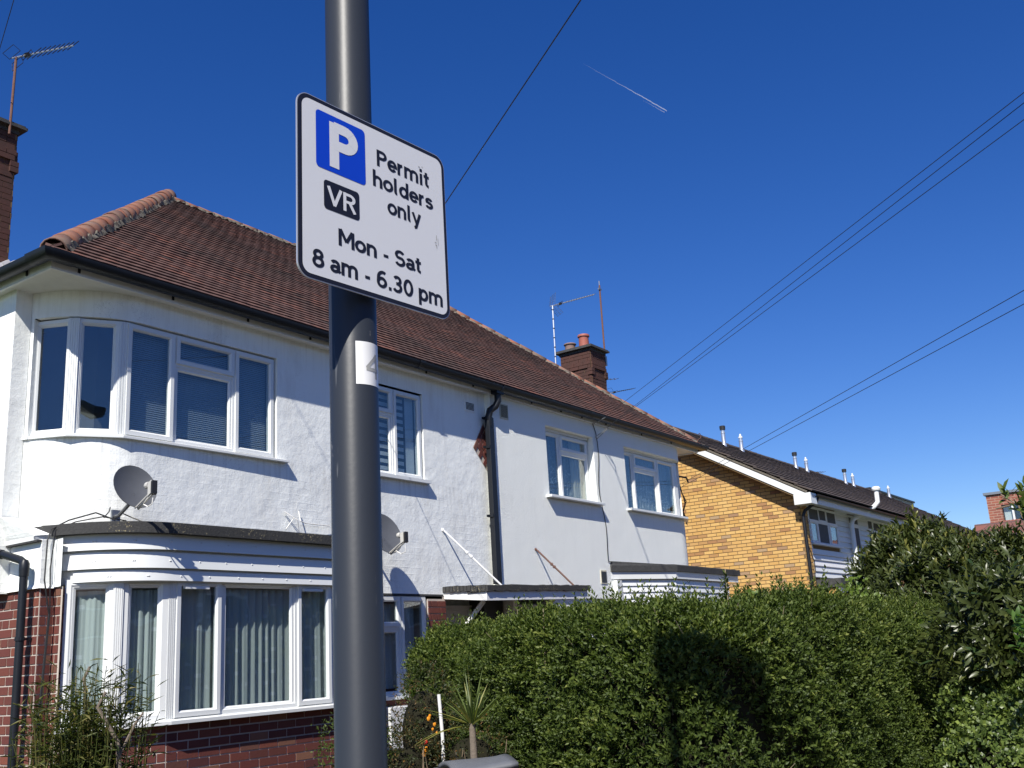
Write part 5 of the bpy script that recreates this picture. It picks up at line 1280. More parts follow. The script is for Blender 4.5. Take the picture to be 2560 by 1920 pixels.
# contrail: a thin tapering pair of vapour streaks, far up
def contrail(off, a0, a1, wd, label):
    A = Vector((.78272, .42918, .55245)); B = Vector((.83795, .37152, .50311)); S_ = 6000
    n = 40; g = G(); A2, B2 = A.lerp(B, a0)*S_, A.lerp(B, a1)*S_; sd = (B2-A2).cross(A2).normalized(); pts = [A2.lerp(B2, i/n)+sd*(off+R.uniform(-1.5, 1.5)) for i in range(n+1)]
    g.tube(pts, [wd*.62*(.4+.6*i/n)*(1 if i < n else .2) for i in range(n+1)], 8)
    m = NB('vapour'); nn = m.noise(m.coord('World', (.01, .01, .01)), 1.0, 3)
    m.set((.9, .9, .9), 1.0); 
    gm = m.new('ShaderNodeNewGeometry'); dp = m.new('ShaderNodeVectorMath', operation='DISTANCE'); m.lk(gm.outputs['Position'], dp.inputs[0]); dp.inputs[1].default_value = tuple(B2)
    mr = m.new('ShaderNodeMapRange'); mr.inputs[1].default_value = 0; mr.inputs[2].default_value = (B2-A2).length; mr.inputs[3].default_value = .34; mr.inputs[4].default_value = .015; m.lk(dp.outputs['Value'], mr.inputs[0])
    m.lk(m.math('MULTIPLY', mr.outputs[0], m.math('ADD', nn, .4)), m.b.inputs['Alpha'])
    o = g.out('contrail', m.m); return tag(o, label, 'contrail', None, 'stuff')
contrail(0, 0, 1, 4.5, 'thin white aircraft vapour trail in the blue sky')
contrail(-14, .72, .985, 2.5, 'faint second streak beside the head of the vapour trail')

# ================================================================ PLANTS
def npmesh(name, V, F, mats, tint=None, smooth=False):
    """V (n,3) array, F (m,k) int array with k = 3 or 4"""
    me = bpy.data.meshes.new(name); k = F.shape[1]
    me.vertices.add(len(V)); me.vertices.foreach_set('co', np.ascontiguousarray(V, np.float32).ravel())
    me.loops.add(F.size); me.loops.foreach_set('vertex_index', np.ascontiguousarray(F, np.int32).ravel())
    me.polygons.add(len(F)); me.polygons.foreach_set('loop_start', np.arange(0, F.size, k, dtype=np.int32))
    try: me.polygons.foreach_set('loop_total', np.full(len(F), k, np.int32))
    except Exception: pass
    for m in (mats if isinstance(mats, list) else [mats]): me.materials.append(MT[m])
    if tint is not None:
        a = me.attributes.new('tint', 'FLOAT', 'FACE'); a.data.foreach_set('value', np.asarray(tint, np.float32))
    me.update(calc_edges=True); me.validate(); return me
def unit(a): return a/np.maximum(np.linalg.norm(a, axis=-1, keepdims=True), 1e-9)
def leaf_arrays(base, d, nrm, L, W, fold=.25, curl=.15, seg=1):
    """leaf blades: base point, direction, up-normal, length, width -> V, F; seg=1 kite, seg=2 six-point blade"""
    d = unit(d); s = unit(np.cross(d, nrm)); n = np.cross(s, d); L = L[:, None]; W = W[:, None]; N = len(base)
    if seg == 1:
        mid = base+d*L*.48; V = np.stack([base, mid+s*W/2+n*W*fold, base+d*L-n*L*curl, mid-s*W/2+n*W*fold], 1)
        i = np.arange(N)[:, None]*4; F = np.concatenate([i+[0, 1, 2], i+[0, 2, 3]], 1).reshape(-1, 3); return V.reshape(-1, 3), F, 2
    a, b = base+d*L*.30, base+d*L*.68-n*L*curl*.35
    V = np.stack([base, a+s*W*.46+n*W*fold, a-s*W*.46+n*W*fold, b+s*W*.42+n*W*fold, b-s*W*.42+n*W*fold, base+d*L-n*L*curl, a, b], 1)
    i = np.arange(N)[:, None]*8
    F = np.concatenate([i+[0, 1, 6], i+[0, 6, 2], i+[1, 3, 7], i+[1, 7, 6], i+[6, 7, 4], i+[6, 4, 2], i+[3, 5, 7], i+[7, 5, 4]], 1).reshape(-1, 3)
    return V.reshape(-1, 3), F, 8
def rnd(*s): return rng.random(s)
def sprigs(P, N, n_leaf, Ls, Ws, upness=.5, spread=.5, length=(.10, .18), seg=1, fold=.25, curl=.15, tint0=.0, tintr=.7, tip=.25, ang=.9, decuss=True):
    """short shoots at P growing along a blend of the surface normal N and up, carrying opposite leaves"""
    m = len(P); up = np.array([0, 0, 1.]); ax = unit(N*(1-upness)+up*upness+rng.normal(0, spread, (m, 3))); Lg = length[0]+(length[1]-length[0])*rnd(m)
    s0 = unit(np.cross(ax, rng.normal(0, 1, (m, 3)))); s1 = np.cross(ax, s0); base = []; dr = []; nr = []; LL = []; WW = []; TT = []
    tb = rnd(m)
    for k in range(n_leaf):
        t = (k//2+.5)/(n_leaf/2); a = (k % 2)*math.pi+((k//2) % 2)*math.pi/2*(1 if decuss else .25); a = a+rng.normal(0, .25, m)
        side = s0*np.cos(a)[:, None]+s1*np.sin(a)[:, None]; op = ang*(1-.55*t)+rng.normal(0, .12, m)
        dd_ = ax*np.cos(op)[:, None]+side*np.sin(op)[:, None]; base.append(P+ax*(Lg*t)[:, None]); dr.append(dd_); nr.append(ax*np.sin(op)[:, None]-side*np.cos(op)[:, None]+rng.normal(0, .15, (m, 3)))
        sc_ = (.75+.5*rnd(m))*(1-.25*t); LL.append(Ls*sc_); WW.append(Ws*sc_*(.85+.3*rnd(m))); TT.append(np.clip(tint0+tintr*(.55*tb+.45*rnd(m))+tip*(t > .7), 0, 1))
    V, F, q = leaf_arrays(np.concatenate(base), np.concatenate(dr), np.concatenate(nr), np.concatenate(LL), np.concatenate(WW), fold, curl, seg)
    return V, F, np.repeat(np.concatenate(TT), q), (np.concatenate(base), np.concatenate(dr), np.concatenate(nr), np.concatenate(LL), np.concatenate(WW))
def join(parts):
    Vs, Fs, Ts = [], [], []; o = 0
    for V, F, T_ in parts: Vs.append(V); Fs.append(F+o); Ts.append(T_); o += len(V)
    return np.concatenate(Vs), np.concatenate(Fs), np.concatenate(Ts)
def bumps(x, y, z, a=1.0):
    return a*(.5*np.sin(2.1*x+1.3*y)*np.sin(1.9*z+.7*x)+.3*np.sin(4.7*x-2.9*z+1.1)*np.sin(4.1*y+2.2*z)+.25*np.sin(8.3*x+6.1*y+7.7*z)+.2*np.sin(13*z-9*x+4*y))
def part(name, me, parent, loc, stuff=True):
    o = link(bpy.data.objects.new(name, me), parent); o.matrix_parent_inverse = Matrix.Translation(-Vector(loc))
    if stuff: o['kind'] = 'stuff'
    return o
# ---- the big privet hedge
def catmull(pts, n=12):
    P = [np.array(p, float) for p in pts]; out = []
    for i in range(len(P)-1):
        p0 = P[max(i-1, 0)]; p1 = P[i]; p2 = P[i+1]; p3 = P[min(i+2, len(P)-1)]
        for k in range(n): t = k/n; out.append(.5*((2*p1)+(-p0+p2)*t+(2*p0-5*p1+4*p2-p3)*t*t+(-p0+3*p1-3*p2+p3)*t**3))
    out.append(P[-1]); return np.array(out)
HP = catmull([(9.0, 7.3), (7.8, 6.75), (7.22, 5.9), (6.62, 4.9), (5.95, 3.7), (5.75, 2.95), (6.2, 2.45), (7.3, 2.35), (9.0, 2.42), (10.8, 2.5), (12.0, 2.65), (12.7, 3.1)], 14)
HB = catmull([(9.3, 7.0), (8.8, 6.2), (8.3, 5.2), (8.0, 4.6), (9.5, 4.1), (11, 3.9), (12.2, 3.7)], 14)
seg_ = np.linalg.norm(np.diff(HP, axis=0), axis=1); cum = np.concatenate([[0], np.cumsum(seg_)])
def hedge_face(n, zlo, inset=0.0, rnds=None):
    s = rnd(n)*cum[-1]; x = np.interp(s, cum, HP[:, 0]); y = np.interp(s, cum, HP[:, 1])
    e = .15; dx = np.interp(s+e, cum, HP[:, 0])-np.interp(s-e, cum, HP[:, 0]); dy = np.interp(s+e, cum, HP[:, 1])-np.interp(s-e, cum, HP[:, 1])
    nn = unit(np.stack([-dy, dx, np.zeros(n)], 1)); nn = -nn if False else nn
    return s, x, y, nn
def outward(s):
    e = .15; dx = np.interp(s+e, cum, HP[:, 0])-np.interp(s-e, cum, HP[:, 0]); dy = np.interp(s+e, cum, HP[:, 1])-np.interp(s-e, cum, HP[:, 1])
    return unit(np.stack([dy, -dx, np.zeros_like(dx)], 1))
cen = np.array([8.6, 4.4])
def hedge_points(n):
    # profile parameter p: 0..1 up the face, 1..1.6 over the shoulder and across the top
    s = rnd(n)*cum[-1]; p = rnd(n)**.85*1.75
    x = np.interp(s, cum, HP[:, 0]); y = np.interp(s, cum, HP[:, 1]); o = outward(s)
    flip = ((np.stack([x, y], 1)-cen)*o[:, :2]).sum(1) < 0; o[flip] *= -1
    topz = 1.80+.05*np.sin(s*1.7)+.03*np.sin(s*4.1)
    topz = topz-.10*np.clip((1.6-s)/1.6, 0, 1)
    face = p < 1; z = np.where(face, .12+p*(topz-.28-.12), 0); a = np.clip((p-1)/.35, 0, 1)*math.pi/2; r = .28
    z = np.where(face, z, topz-r+r*np.sin(a)); ins = np.where(face, .04*(1-p)*0+.10*p, .10+r*(1-np.cos(a))+np.clip(p-1.35, 0, 1)*1.6)
    under_ = np.clip((.55-z)/.55, 0, 1)*.25
    ins = ins+under_
    nz = np.where(face, .08, np.sin(a)); N = o*np.where(face, 1, np.cos(a))[:, None]; N[:, 2] = nz
    az = np.degrees(np.arctan2(x, y)); gc = 66.6+(1.45-z)*4.6; b = bumps(x*1.2, y*1.2, z*1.6, .075)-.24*np.exp(-((az-gc)/1.0)**2)*(z < 1.5)*(z > .3)*face  # hollow pressed into the face so it shades itself as a slanting dark band
    P = np.stack([x, y, z], 1)-np.concatenate([o[:, :2]*ins[:, None], np.zeros((n, 1))], 1)
    P = P+unit(N)*(b[:, None])
    return P, unit(N), b
hedge = thing('hedge', 'tall dense clipped green privet hedge filling the lower right in front of the houses', 'hedge', None, (8.6, 4.4, .13))
hl = (8.6, 4.4, .13)
Pn, Nn, bb_ = hedge_points(34000)
deep = rnd(len(Pn))**2*.14; Pn2 = Pn-Nn*deep[:, None]
V1, F1, T1, _ = sprigs(Pn2, Nn, 8, .044, .020, .45, .40, (.05, .13), 1, .20, .12, 0, .75, .25)
# tall shoots standing above the top
Pt, Nt, _b = hedge_points(9000); keep = (Pt[:, 2] > 1.70); Pt = Pt[keep][:420]
V2, F2, T2, _ = sprigs(Pt, np.tile([0, 0, 1.], (len(Pt), 1)), 12, .046, .019, .85, .18, (.12, .26), 1, .2, .1, .15, .7, .2)
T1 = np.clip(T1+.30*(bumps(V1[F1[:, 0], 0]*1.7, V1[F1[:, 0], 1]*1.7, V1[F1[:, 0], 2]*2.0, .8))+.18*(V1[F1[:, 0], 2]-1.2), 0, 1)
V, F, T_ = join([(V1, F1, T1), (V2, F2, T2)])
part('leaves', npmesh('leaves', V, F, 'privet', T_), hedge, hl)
# a few whippy taller sprays
gg = G()
sp = [(6.9, 3.0, 1.78, .33), (7.0, 3.05, 1.78, .27), (6.6, 3.1, 1.75, .22), (8.3, 3.1, 1.8, .26), (8.9, 3.2, 1.8, .22), (11.3, 3.4, 1.82, .30), (6.3, 3.6, 1.72, .25), (6.35, 4.2, 1.70, .22), (7.6, 3.0, 1.78, .2)]
bs, ax_ = [], []
for (x, y, z, h) in sp:
    gg.tube([(x, y, z-.2), (x+.02, y, z+h)], .004, 5)
    for k in range(int(h/.028)): bs.append((x+.02*k*.028/h, y, z+k*.028)); ax_.append((0, 0, 1.))
V, F, T_, _ = sprigs(np.array(bs), np.array(ax_), 4, .048, .020, .95, .08, (.012, .03), 1, .2, .1, .0, .7, .1, 1.0)
part('long_shoots', npmesh('long_shoots', V, F, 'privet', T_), hedge, hl)
o = gg.out('shoot_stems', 'stem', hedge); o.matrix_parent_inverse = Matrix.Translation(-Vector(hl)); o['kind'] = 'stuff'
tw = G(); ti = rng.permutation(len(Pn))[:420]
for i in ti:
    p = Vector(Pn2[i])-Vector(Nn[i])*.10; q = p+(Vector(Nn[i])*.55+Vector((R.gauss(0, .3), R.gauss(0, .3), .75))).normalized()*R.uniform(.12, .26); tw.tube([p, p.lerp(q, .5)+Vector((R.gauss(0, .01), R.gauss(0, .01), 0)), q], [.0035, .003, .0015], 4, False)
o = tw.out('twigs', 'stem', hedge); o.matrix_parent_inverse = Matrix.Translation(-Vector(hl)); o['kind'] = 'stuff'
# dark hull put inside the twigs to block light
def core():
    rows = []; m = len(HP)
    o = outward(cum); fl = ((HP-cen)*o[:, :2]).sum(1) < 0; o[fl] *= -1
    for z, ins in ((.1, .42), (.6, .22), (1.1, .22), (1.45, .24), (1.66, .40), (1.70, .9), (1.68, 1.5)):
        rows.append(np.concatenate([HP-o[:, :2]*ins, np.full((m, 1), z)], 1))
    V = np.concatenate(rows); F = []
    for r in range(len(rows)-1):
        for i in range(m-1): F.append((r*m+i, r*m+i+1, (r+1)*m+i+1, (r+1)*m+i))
    me = npmesh('shade_hull', V, np.array(F), 'core'); part('shade_hull', me, hedge, hl, True)
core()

def blob_points(n, c, r, zmin=-1e9, front=True, amp=.10):
    d = unit(rng.normal(0, 1, (n*2, 3)))
    if front: d = d[(d[:, 0]*c[0]+d[:, 1]*c[1]) < .35*math.hypot(c[0], c[1])]
    d = d[:n]; P = np.array(c)+d*np.array(r); b = bumps(P[:, 0]*1.5, P[:, 1]*1.5, P[:, 2]*1.5, amp); P = P+d*b[:, None]
    k = P[:, 2] > zmin; return P[k], d[k]
def blob_core(name, cs, parent, loc, mat='core', k=.78):  # dark hull inside the foliage, its inner shade put into colour
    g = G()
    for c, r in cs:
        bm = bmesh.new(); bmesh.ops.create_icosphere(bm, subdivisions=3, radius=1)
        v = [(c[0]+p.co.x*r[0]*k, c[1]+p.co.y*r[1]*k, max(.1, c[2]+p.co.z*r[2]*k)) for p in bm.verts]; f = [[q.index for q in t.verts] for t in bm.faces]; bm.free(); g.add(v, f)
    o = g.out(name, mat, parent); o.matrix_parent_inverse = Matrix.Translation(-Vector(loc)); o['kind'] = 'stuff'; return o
# ---- laurel bushes
LEAFME = None
def laurel(label, blobs, n, loc, singles, shoots, spikes, Ls=.115, up=.45, tint0=0):
    root = thing('laurel_bush', label, 'shrub', 'laurel bushes behind the hedge', loc); parts = []; pool = []
    for c, r, w_ in blobs:
        P, N = blob_points(int(n*w_), c, r, amp=.22); P = P-N*(rnd(len(P))**2*.25)[:, None]
        V, F, T_, L_ = sprigs(P, N, 8, Ls, Ls*.30, up, .35, (.10, .24), 2, .12, .18, tint0, .62, .12, 1.05)
        parts.append((V, F, T_)); pool.append((P, N))
    P = np.concatenate([p[0] for p in pool]); N = np.concatenate([p[1] for p in pool])
    # pale upright young shoots
    top = P[(N[:, 2] > .05)]; top = top[rng.permutation(len(top))[:shoots]]
    V, F, T_, _ = sprigs(top+[0, 0, .03], np.tile([0, 0, 1.], (len(top), 1)), 8, Ls*.85, Ls*.24, .9, .14, (.10, .22), 2, .1, .05, .55, .35, .2, .55)
    parts.append((V, F, T_))
    V, F, T_ = join(parts); part('leaves', npmesh('leaves', V, F, 'laurel', T_), root, loc)
    # the leaves seen largest, one object each
    near = np.argsort(np.linalg.norm(P-np.array([0, 0, 1.6]), axis=1)); near = near[:len(near)//2]; near = near[rng.permutation(len(near))[:singles]]
    vs, fs, q = leaf_arrays(np.zeros((1, 3)), np.array([[0, 1., 0]]), np.array([[0, 0, 1.]]), np.array([Ls*1.15]), np.array([Ls*.36]), .12, .16, 2)
    me = npmesh('leaf', vs, fs, 'laurel_o'); inv = Matrix.Translation(-Vector(loc))
    for i in near:
        nz = Vector(N[i]); c = Vector(P[i])+nz*.09; d = (nz*.5+Vector((R.gauss(0, .5), R.gauss(0, .5), R.gauss(-.1, .5)))).normalized(); s = d.cross((nz+Vector((0, 0, .6))).normalized()).normalized(); u = s.cross(d)
        o = bpy.data.objects.new('leaf', me); o.matrix_world = Matrix(((s.x, d.x, u.x, c.x), (s.y, d.y, u.y, c.y), (s.z, d.z, u.z, c.z), (0, 0, 0, 1))); link(o, root); o.matrix_parent_inverse = inv
    if spikes:
        g = G(); tp = P[(N[:, 2] > -.1)]; tp = tp[rng.permutation(len(tp))[:spikes]]
        for p in tp:
            d = Vector((R.gauss(0, .2), R.gauss(0, .2), 1)).normalized(); c = Vector(p)+Vector((0, 0, .02))
            for k in range(9):
                for j in range(2): g.box(c+d*(.018*k)+Vector((R.gauss(0, .009), R.gauss(0, .009), 0)), (.006, .006, .006), None, 0)
        o = g.out('flower_spikes', 'seedspike', root); o.matrix_parent_inverse = inv; o['kind'] = 'stuff'
    blob_core('shade_core', [(c, r) for c, r, w_ in blobs], root, loc, k=.80)
    g = G(); g.tube([(loc[0], loc[1], .1), (loc[0]+.05, loc[1], 1.0)], [.07, .05], 8); o = g.out('trunk', 'bark', root); o.matrix_parent_inverse = inv
    return root
def atp(az, el, d):   # point at azimuth (deg from +Y to +X), elevation and ground distance from the eye
    return (math.sin(rad(az))*d, math.cos(rad(az))*d, 1.6+math.tan(rad(el))*d)
b1, b2, b3, b4, b5 = atp(76.2, 2.1, 14.0), atp(79.0, .25, 13.6), atp(83.2, -.7, 13.4), atp(77.0, .5, 13.8), atp(81.0, .2, 13.2)
laurel('large dark laurel bush with pale upright shoots, rising behind the right end of the hedge',
       [(b1, (.62, .75, .68), .8), (b2, (.75, .8, .85), 1.1), (b3, (.8, .8, .75), 1.0), (b4, (.85, .8, .7), .8), (b5, (.8, .8, .7), .8)], 2300, (13.4, 2.9, .1), 190, 620, 150)
c1, c2 = atp(80.0, -.6, 9.7), atp(83.6, -1.2, 9.5)
laurel('glossy hanging laurel foliage at the right edge in front of the hedge', [(c1, (.40, .40, .42), 1.0), (c2, (.5, .5, .55), 1.0)], 620, (9.6, 1.5, .1), 100, 0, 0, .12, -.1)
# single long shoots of laurel against the sky
g = G(); bs = []; hs_ = []
for az, el, d, h in ((75.3, 5.2, 13.8, .35), (77.4, 4.8, 13.6, .32), (74.0, 4.0, 13.9, .3), (79.6, 4.2, 13.5, .3), (80.3, 3.8, 13.4, .32)):
    x, y, z = atp(az, el, d); g.tube([(x, y, z-.5), (x+.02, y+.02, z)], .007, 5)
    for k in range(5): bs.append((x, y, z-h*.5+h*.12*k)); hs_.append((0, 0, 1.))
o = tag(g.out('laurel_shoot', 'stem'), 'bare tipped laurel shoots standing against the sky above the bush', 'shoots', None, 'stuff')
V, F, T_, _ = sprigs(np.array(bs), np.array(hs_), 4, .11, .028, .9, .1, (.02, .05), 2, .1, .1, .35, .5, .1, .7)
me = npmesh('leaves', V, F, 'laurel', T_); q = link(bpy.data.objects.new('leaves', me), o); q['kind'] = 'stuff'
# ---- pale green elder at the right edge
def elder(label, pts, loc, mat='elder', Ls=.10):
    root = thing('elder_shrub', label, 'shrub', None, loc); V, F, T_, _ = sprigs(np.array(pts)-[0, 0, .05], np.tile([-.3, -.6, .5], (len(pts), 1)), 6, Ls, Ls*.38, .3, .4, (.08, .16), 2, .08, .25, 0, 1, 0, 1.1, False)
    part('leaves', npmesh('leaves', V, F, mat, T_), root, loc)
    g = G(); g.tube([(loc[0], loc[1], .1), tuple(np.mean(np.array(pts), 0))], .014, 6); o = g.out('stem', 'stem', root); o.matrix_parent_inverse = Matrix.Translation(-Vector(loc)); return root
elder('bright green elder shrub leaning in at the right edge below the laurel', [atp(R.uniform(80.2, 83.6), R.uniform(-1.6, .9), R.uniform(8.2, 8.8)) for _ in range(60)], (8.4, 1.0, .1))
elder('dark leafy sprig reaching in at the right edge in front of the flat roofed building', [atp(R.uniform(80.9, 83.5), R.uniform(5.0, 6.6), R.uniform(9.5, 10)) for _ in range(26)], (9.9, 1.0, .1), 'privet', .13)
g = G(); a = atp(80.7, 6.4, 11); b = atp(81.4, 5.8, 10.6); c = atp(80.35, 5.75, 10.9); g.tube([a, b, (b[0]+.2, b[1]-.1, b[2]-1.2)], .009, 6); g.tube([c, ((a[0]+b[0])/2, (a[1]+b[1])/2, (a[2]+b[2])/2-.05)], .008, 6); tag(g.out('dead_branch', 'drytwig'), 'forked bare branch in front of the flat roofed brick building', 'branch')
# ---- ivy mound, low right
ivy = thing('ivy', 'light green ivy and ground cover in the bottom right corner', 'ivy', None, (8.8, 1.9, .1))
Pi, Ni = [], []
for az, el, d, rx, rz in ((79.0, -4.6, 9.6, .42, .42), (81.5, -5.0, 9.4, .50, .45), (83.5, -5.5, 9.2, .5, .5), (80.0, -6.8, 9.3, .7, .45)):
    P, N = blob_points(1900, atp(az, el, d), (rx, rx, rz)); Pi.append(P); Ni.append(N)
Pi = np.concatenate(Pi); Ni = np.concatenate(Ni)
V, F, T_, _ = sprigs(Pi, Ni, 5, .045, .040, .2, .4, (.03, .08), 1, .06, .1, 0, 1, .1, 1.3)
part('leaves', npmesh('leaves', V, F, 'ivy', T_), ivy, (8.8, 1.9, .1)); blob_core('shade_core', [(atp(79.0, -4.6, 9.6), (.42,)*3), (atp(81.5, -5, 9.4), (.5, .5, .45)), (atp(83.5, -5.5, 9.2), (.5,)*3), (atp(80, -6.8, 9.3), (.7, .7, .45))], ivy, (8.8, 1.9, .1), 'core', .60)
# ---- bindweed leaves in the hedge
for az, el, d, n, lab in ((74.6, .2, 10.6, 26, 'cluster of lime green climber leaves near the top of the hedge at its right'), (76.2, -1.0, 10.9, 26, 'lime green climber leaves hanging at the right end of the hedge, upper'),
                          (75.0, -3.0, 10.2, 24, 'lime green climber leaves in the hedge, the middle cluster of the right end'), (74.9, -4.4, 10.0, 26, 'lowest cluster of lime green climber leaves in the right of the hedge'), (72.9, 2.1, 10.6, 24, 'lime green shoot on top of the hedge below the white boarding'), (68.0, 1.9, 8.2, 6, 'thin lone shoot standing on the hedge top in front of the yellow wall')):
    root = thing('climbing_plant', lab, 'climber', 'climbers growing through the hedge', atp(az, el, d)); c = np.array(atp(az, el, d))
    P = c+rng.normal(0, 1, (n, 3))*[.13, .13, .09]; V, F, T_, _ = sprigs(P, np.tile([-.5, -.7, 0], (n, 1)), 3, .055, .036, .1, .4, (.02, .06), 2, .05, .2, 0, 1, 0, 1.2)
    part('leaves', npmesh('leaves', V, F, 'lime', T_), root, tuple(c))
# ---- bamboo-like bush, bottom left
def bamboo():
    loc = (3.5, 5.35, .13); root = thing('bamboo', 'scruffy bamboo like bush with narrow yellow green leaves in front of the bay', 'shrub', None, loc)
    Ps, Ds, Ns, Ls_, Ws_, Ts_ = [], [], [], [], [], []
    st = G()
    for i in range(250):
        bx, by = 3.47+R.gauss(0, .13), 5.33+R.gauss(0, .12); top = Vector((bx+R.gauss(0, .09), by+R.gauss(0, .10), R.triangular(1.05, 1.72, 1.45))); b = Vector((bx, by, .2)); pts = [b.lerp(top, t)+Vector((R.gauss(0, .01), R.gauss(0, .01), 0)) for t in (0, .4, .7, .9, 1)]
        st.tube(pts, [.004, .0035, .003, .002, .0015], 4, False, R.random())
        for k in range(26):
            t = R.uniform(.35, 1); p = b.lerp(top, t); a = R.uniform(0, 6.28); u = R.uniform(-.3, .9)
            Ps.append(p+Vector((R.gauss(0, .03), R.gauss(0, .03), R.gauss(0, .03)))); Ds.append(Vector((math.cos(a), math.sin(a), u))); Ns.append(Vector((R.gauss(0, .4), R.gauss(0, .4), 1))); Ls_.append(R.uniform(.045, .12)); Ws_.append(R.uniform(.007, .015)); Ts_.append(R.random()**1.6)
    for (az, el) in ((29.8, -.8), (30.2, -2.0), (30.5, -3.1), (29.5, -4.0), (31.0, .2)):      # stray stems to the left
        tip = Vector(atp(az, el, 6.3)); b = Vector((3.45, 5.35, tip.z-.35)); pts = [b, b.lerp(tip, .5)+Vector((0, 0, .10)), tip]; st.tube(pts, .002, 4, False, .8)
        for k in range(12): p = pts[1].lerp(tip, R.random()); Ps.append(p); Ds.append(Vector((R.gauss(-.4, .6), R.gauss(0, .5), R.gauss(.3, .4)))); Ns.append(Vector((0, 0, 1))); Ls_.append(R.uniform(.04, .08)); Ws_.append(.007); Ts_.append(R.uniform(.5, 1))
    V, F, q = leaf_arrays(np.array(Ps), np.array(Ds), np.array(Ns), np.array(Ls_), np.array(Ws_), .1, .1, 1)
    part('leaves', npmesh('leaves', V, F, 'bamboo', np.repeat(Ts_, q)), root, loc)
    o = st.out('stems', 'bamboo', root); o.matrix_parent_inverse = Matrix.Translation(-Vector(loc)); o['kind'] = 'stuff'
    g = G(); g.tube([(3.56, 5.07, .5), (3.533, 5.095, 1.146), (3.522, 5.103, 1.28), (3.433, 5.163, 1.464), (3.464, 5.142, 1.54)], [.017, .014, .012, .010, .009], 8); g.tube([(3.53, 5.36, 1.2), (3.491, 5.364, 1.50), (3.48, 5.371, 1.618), (3.505, 5.358, 1.68)], [.012, .009, .009, .008], 8); g.tube([(3.53, 5.1, 1.2), (3.60, 5.07, 1.36), (3.64, 5.05, 1.42)], [.008, .007, .005], 6)
    o = smooth_by_angle(g.out('cut_branches', 'bark', root)); o.matrix_parent_inverse = Matrix.Translation(-Vector(loc))
bamboo()
# ---- cordyline
def cordyline():
    c = Vector((5.55, 4.266, 1.199)); root = thing('cordyline', 'small cordyline palm with a slim trunk and spiky yellow green leaves', 'palm', None, (c.x, c.y, .13)); inv = Matrix.Translation((-c.x, -c.y, -.13))
    g = G(); g.tube([(c.x+.02, c.y, .13), (c.x+.008, c.y, .7), (c.x+.005, c.y, 1.0), (c.x, c.y, 1.21)], [.03, .026, .024, .020], 10); o = smooth_by_angle(g.out('trunk', 'bark', root)); o.matrix_parent_inverse = inv
    view = Vector((.7, .7, 0)).normalized()
    for i in range(52):
        a = R.uniform(0, 6.28); el = abs(R.gauss(.85, .38)); L = R.uniform(.24, .40)
        if i < 3: el = .08; a = math.radians(155+R.uniform(-8, 8)); L = .40
        d = Vector((math.cos(a)*math.cos(el), math.sin(a)*math.cos(el), math.sin(el))); s = d.cross(Vector((0, 0, 1))).normalized(); n = s.cross(d)
        v = []; N = 6
        for k in range(N+1):
            t = k/N; w_ = .0095*(1-t**2.2)*(.6+.4*min(1, t*4))+.0004; droop = (-.16 if i >= 3 else -.30)*L*t*t*1.0*math.cos(el); p = c+Vector((0, 0, -.02+.03*R.random()*0))+d*L*t+Vector((0, 0, droop)); v += [p-s*w_+n*w_*.5, p, p+s*w_+n*w_*.5]
        f = [(3*k+j, 3*k+j+1, 3*k+j+4, 3*k+j+3) for k in range(N) for j in (0, 1)]
        g = G().add(v, f, R.random() if i >= 3 else 1.0); o = g.out('leaf', 'cordy', root); o.matrix_parent_inverse = inv
cordyline()
# ---- flowering shrub, twigs, stick, bin, wall boxes
def shrub():
    c = (6.0, 5.0, 1.05); loc = (6.0, 5.0, .13); root = thing('flowering_shrub', 'bronze and green shrub with orange flowers beside the cordyline', 'shrub', None, loc); parts = []
    for cc, rr2, n in (((6.02, 5.05, 1.15), (.24, .24, .42), 520), ((5.72, 4.98, .85), (.26, .26, .32), 420), ((6.15, 4.75, .85), (.3, .3, .35), 420)):
        P, N = blob_points(n, cc, rr2, amp=.06); V, F, T_, _ = sprigs(P-N*.05, N, 8, .026, .011, .3, .6, (.05, .12), 1, .1, .1, 0, 1, .1); parts.append((V, F, T_))
    V, F, T_ = join(parts); part('leaves', npmesh('leaves', V, F, 'shrub', T_), root, loc)
    blob_core('shade_core', [((6.02, 5.05, 1.1), (.22, .22, .38)), ((5.72, 4.98, .8), (.24, .24, .3)), ((6.15, 4.75, .8), (.28, .28, .33))], root, loc)
    for (x, y, z, r, m) in ((5.747, 4.79, 1.216, .020, 'flower_o'), (5.76, 4.79, 1.235, .014, 'flower_o'), (5.773, 4.76, 1.176, .017, 'flower_o'), (5.762, 4.77, 1.146, .013, 'flower_o'), (5.78, 4.75, 1.12, .012, 'flower_o'), (5.721, 4.80, 1.064, .020, 'flower_r'), (5.70, 4.80, .99, .022, 'flower_o'), (5.725, 4.80, 1.012, .022, 'flower_o'), (5.71, 4.79, 1.03, .014, 'flower_o')):
        g = G(); r = r*.62
        for k in range(7): a = k*.9; g.box((x+r*.7*math.cos(a), y, z+r*.7*math.sin(a)), (r*.55, r*.3, r*.4), (Vector((math.cos(a), .3, math.sin(a))).normalized(), Vector((0, 1, 0)), Vector((-math.sin(a), 0, math.cos(a)))))
        o = g.out('flower', m, root); o.matrix_parent_inverse = Matrix.Translation(-Vector(loc))
shrub()
g = G()
for i in range(34): x, y = 5.70+R.gauss(0, .16), 4.55+R.gauss(0, .1); h = R.uniform(.5, .95); g.tube([(x, y, .15), (x+R.gauss(0, .05), y, h*.7), (x+R.gauss(0, .12), y+R.gauss(0, .05), h+.12)], [.006, .004, .002], 4)
tag(g.out('dry_stems', 'drytwig'), 'thin dry brown stems standing between the shrub and the cordyline', 'stems', None, 'stuff')
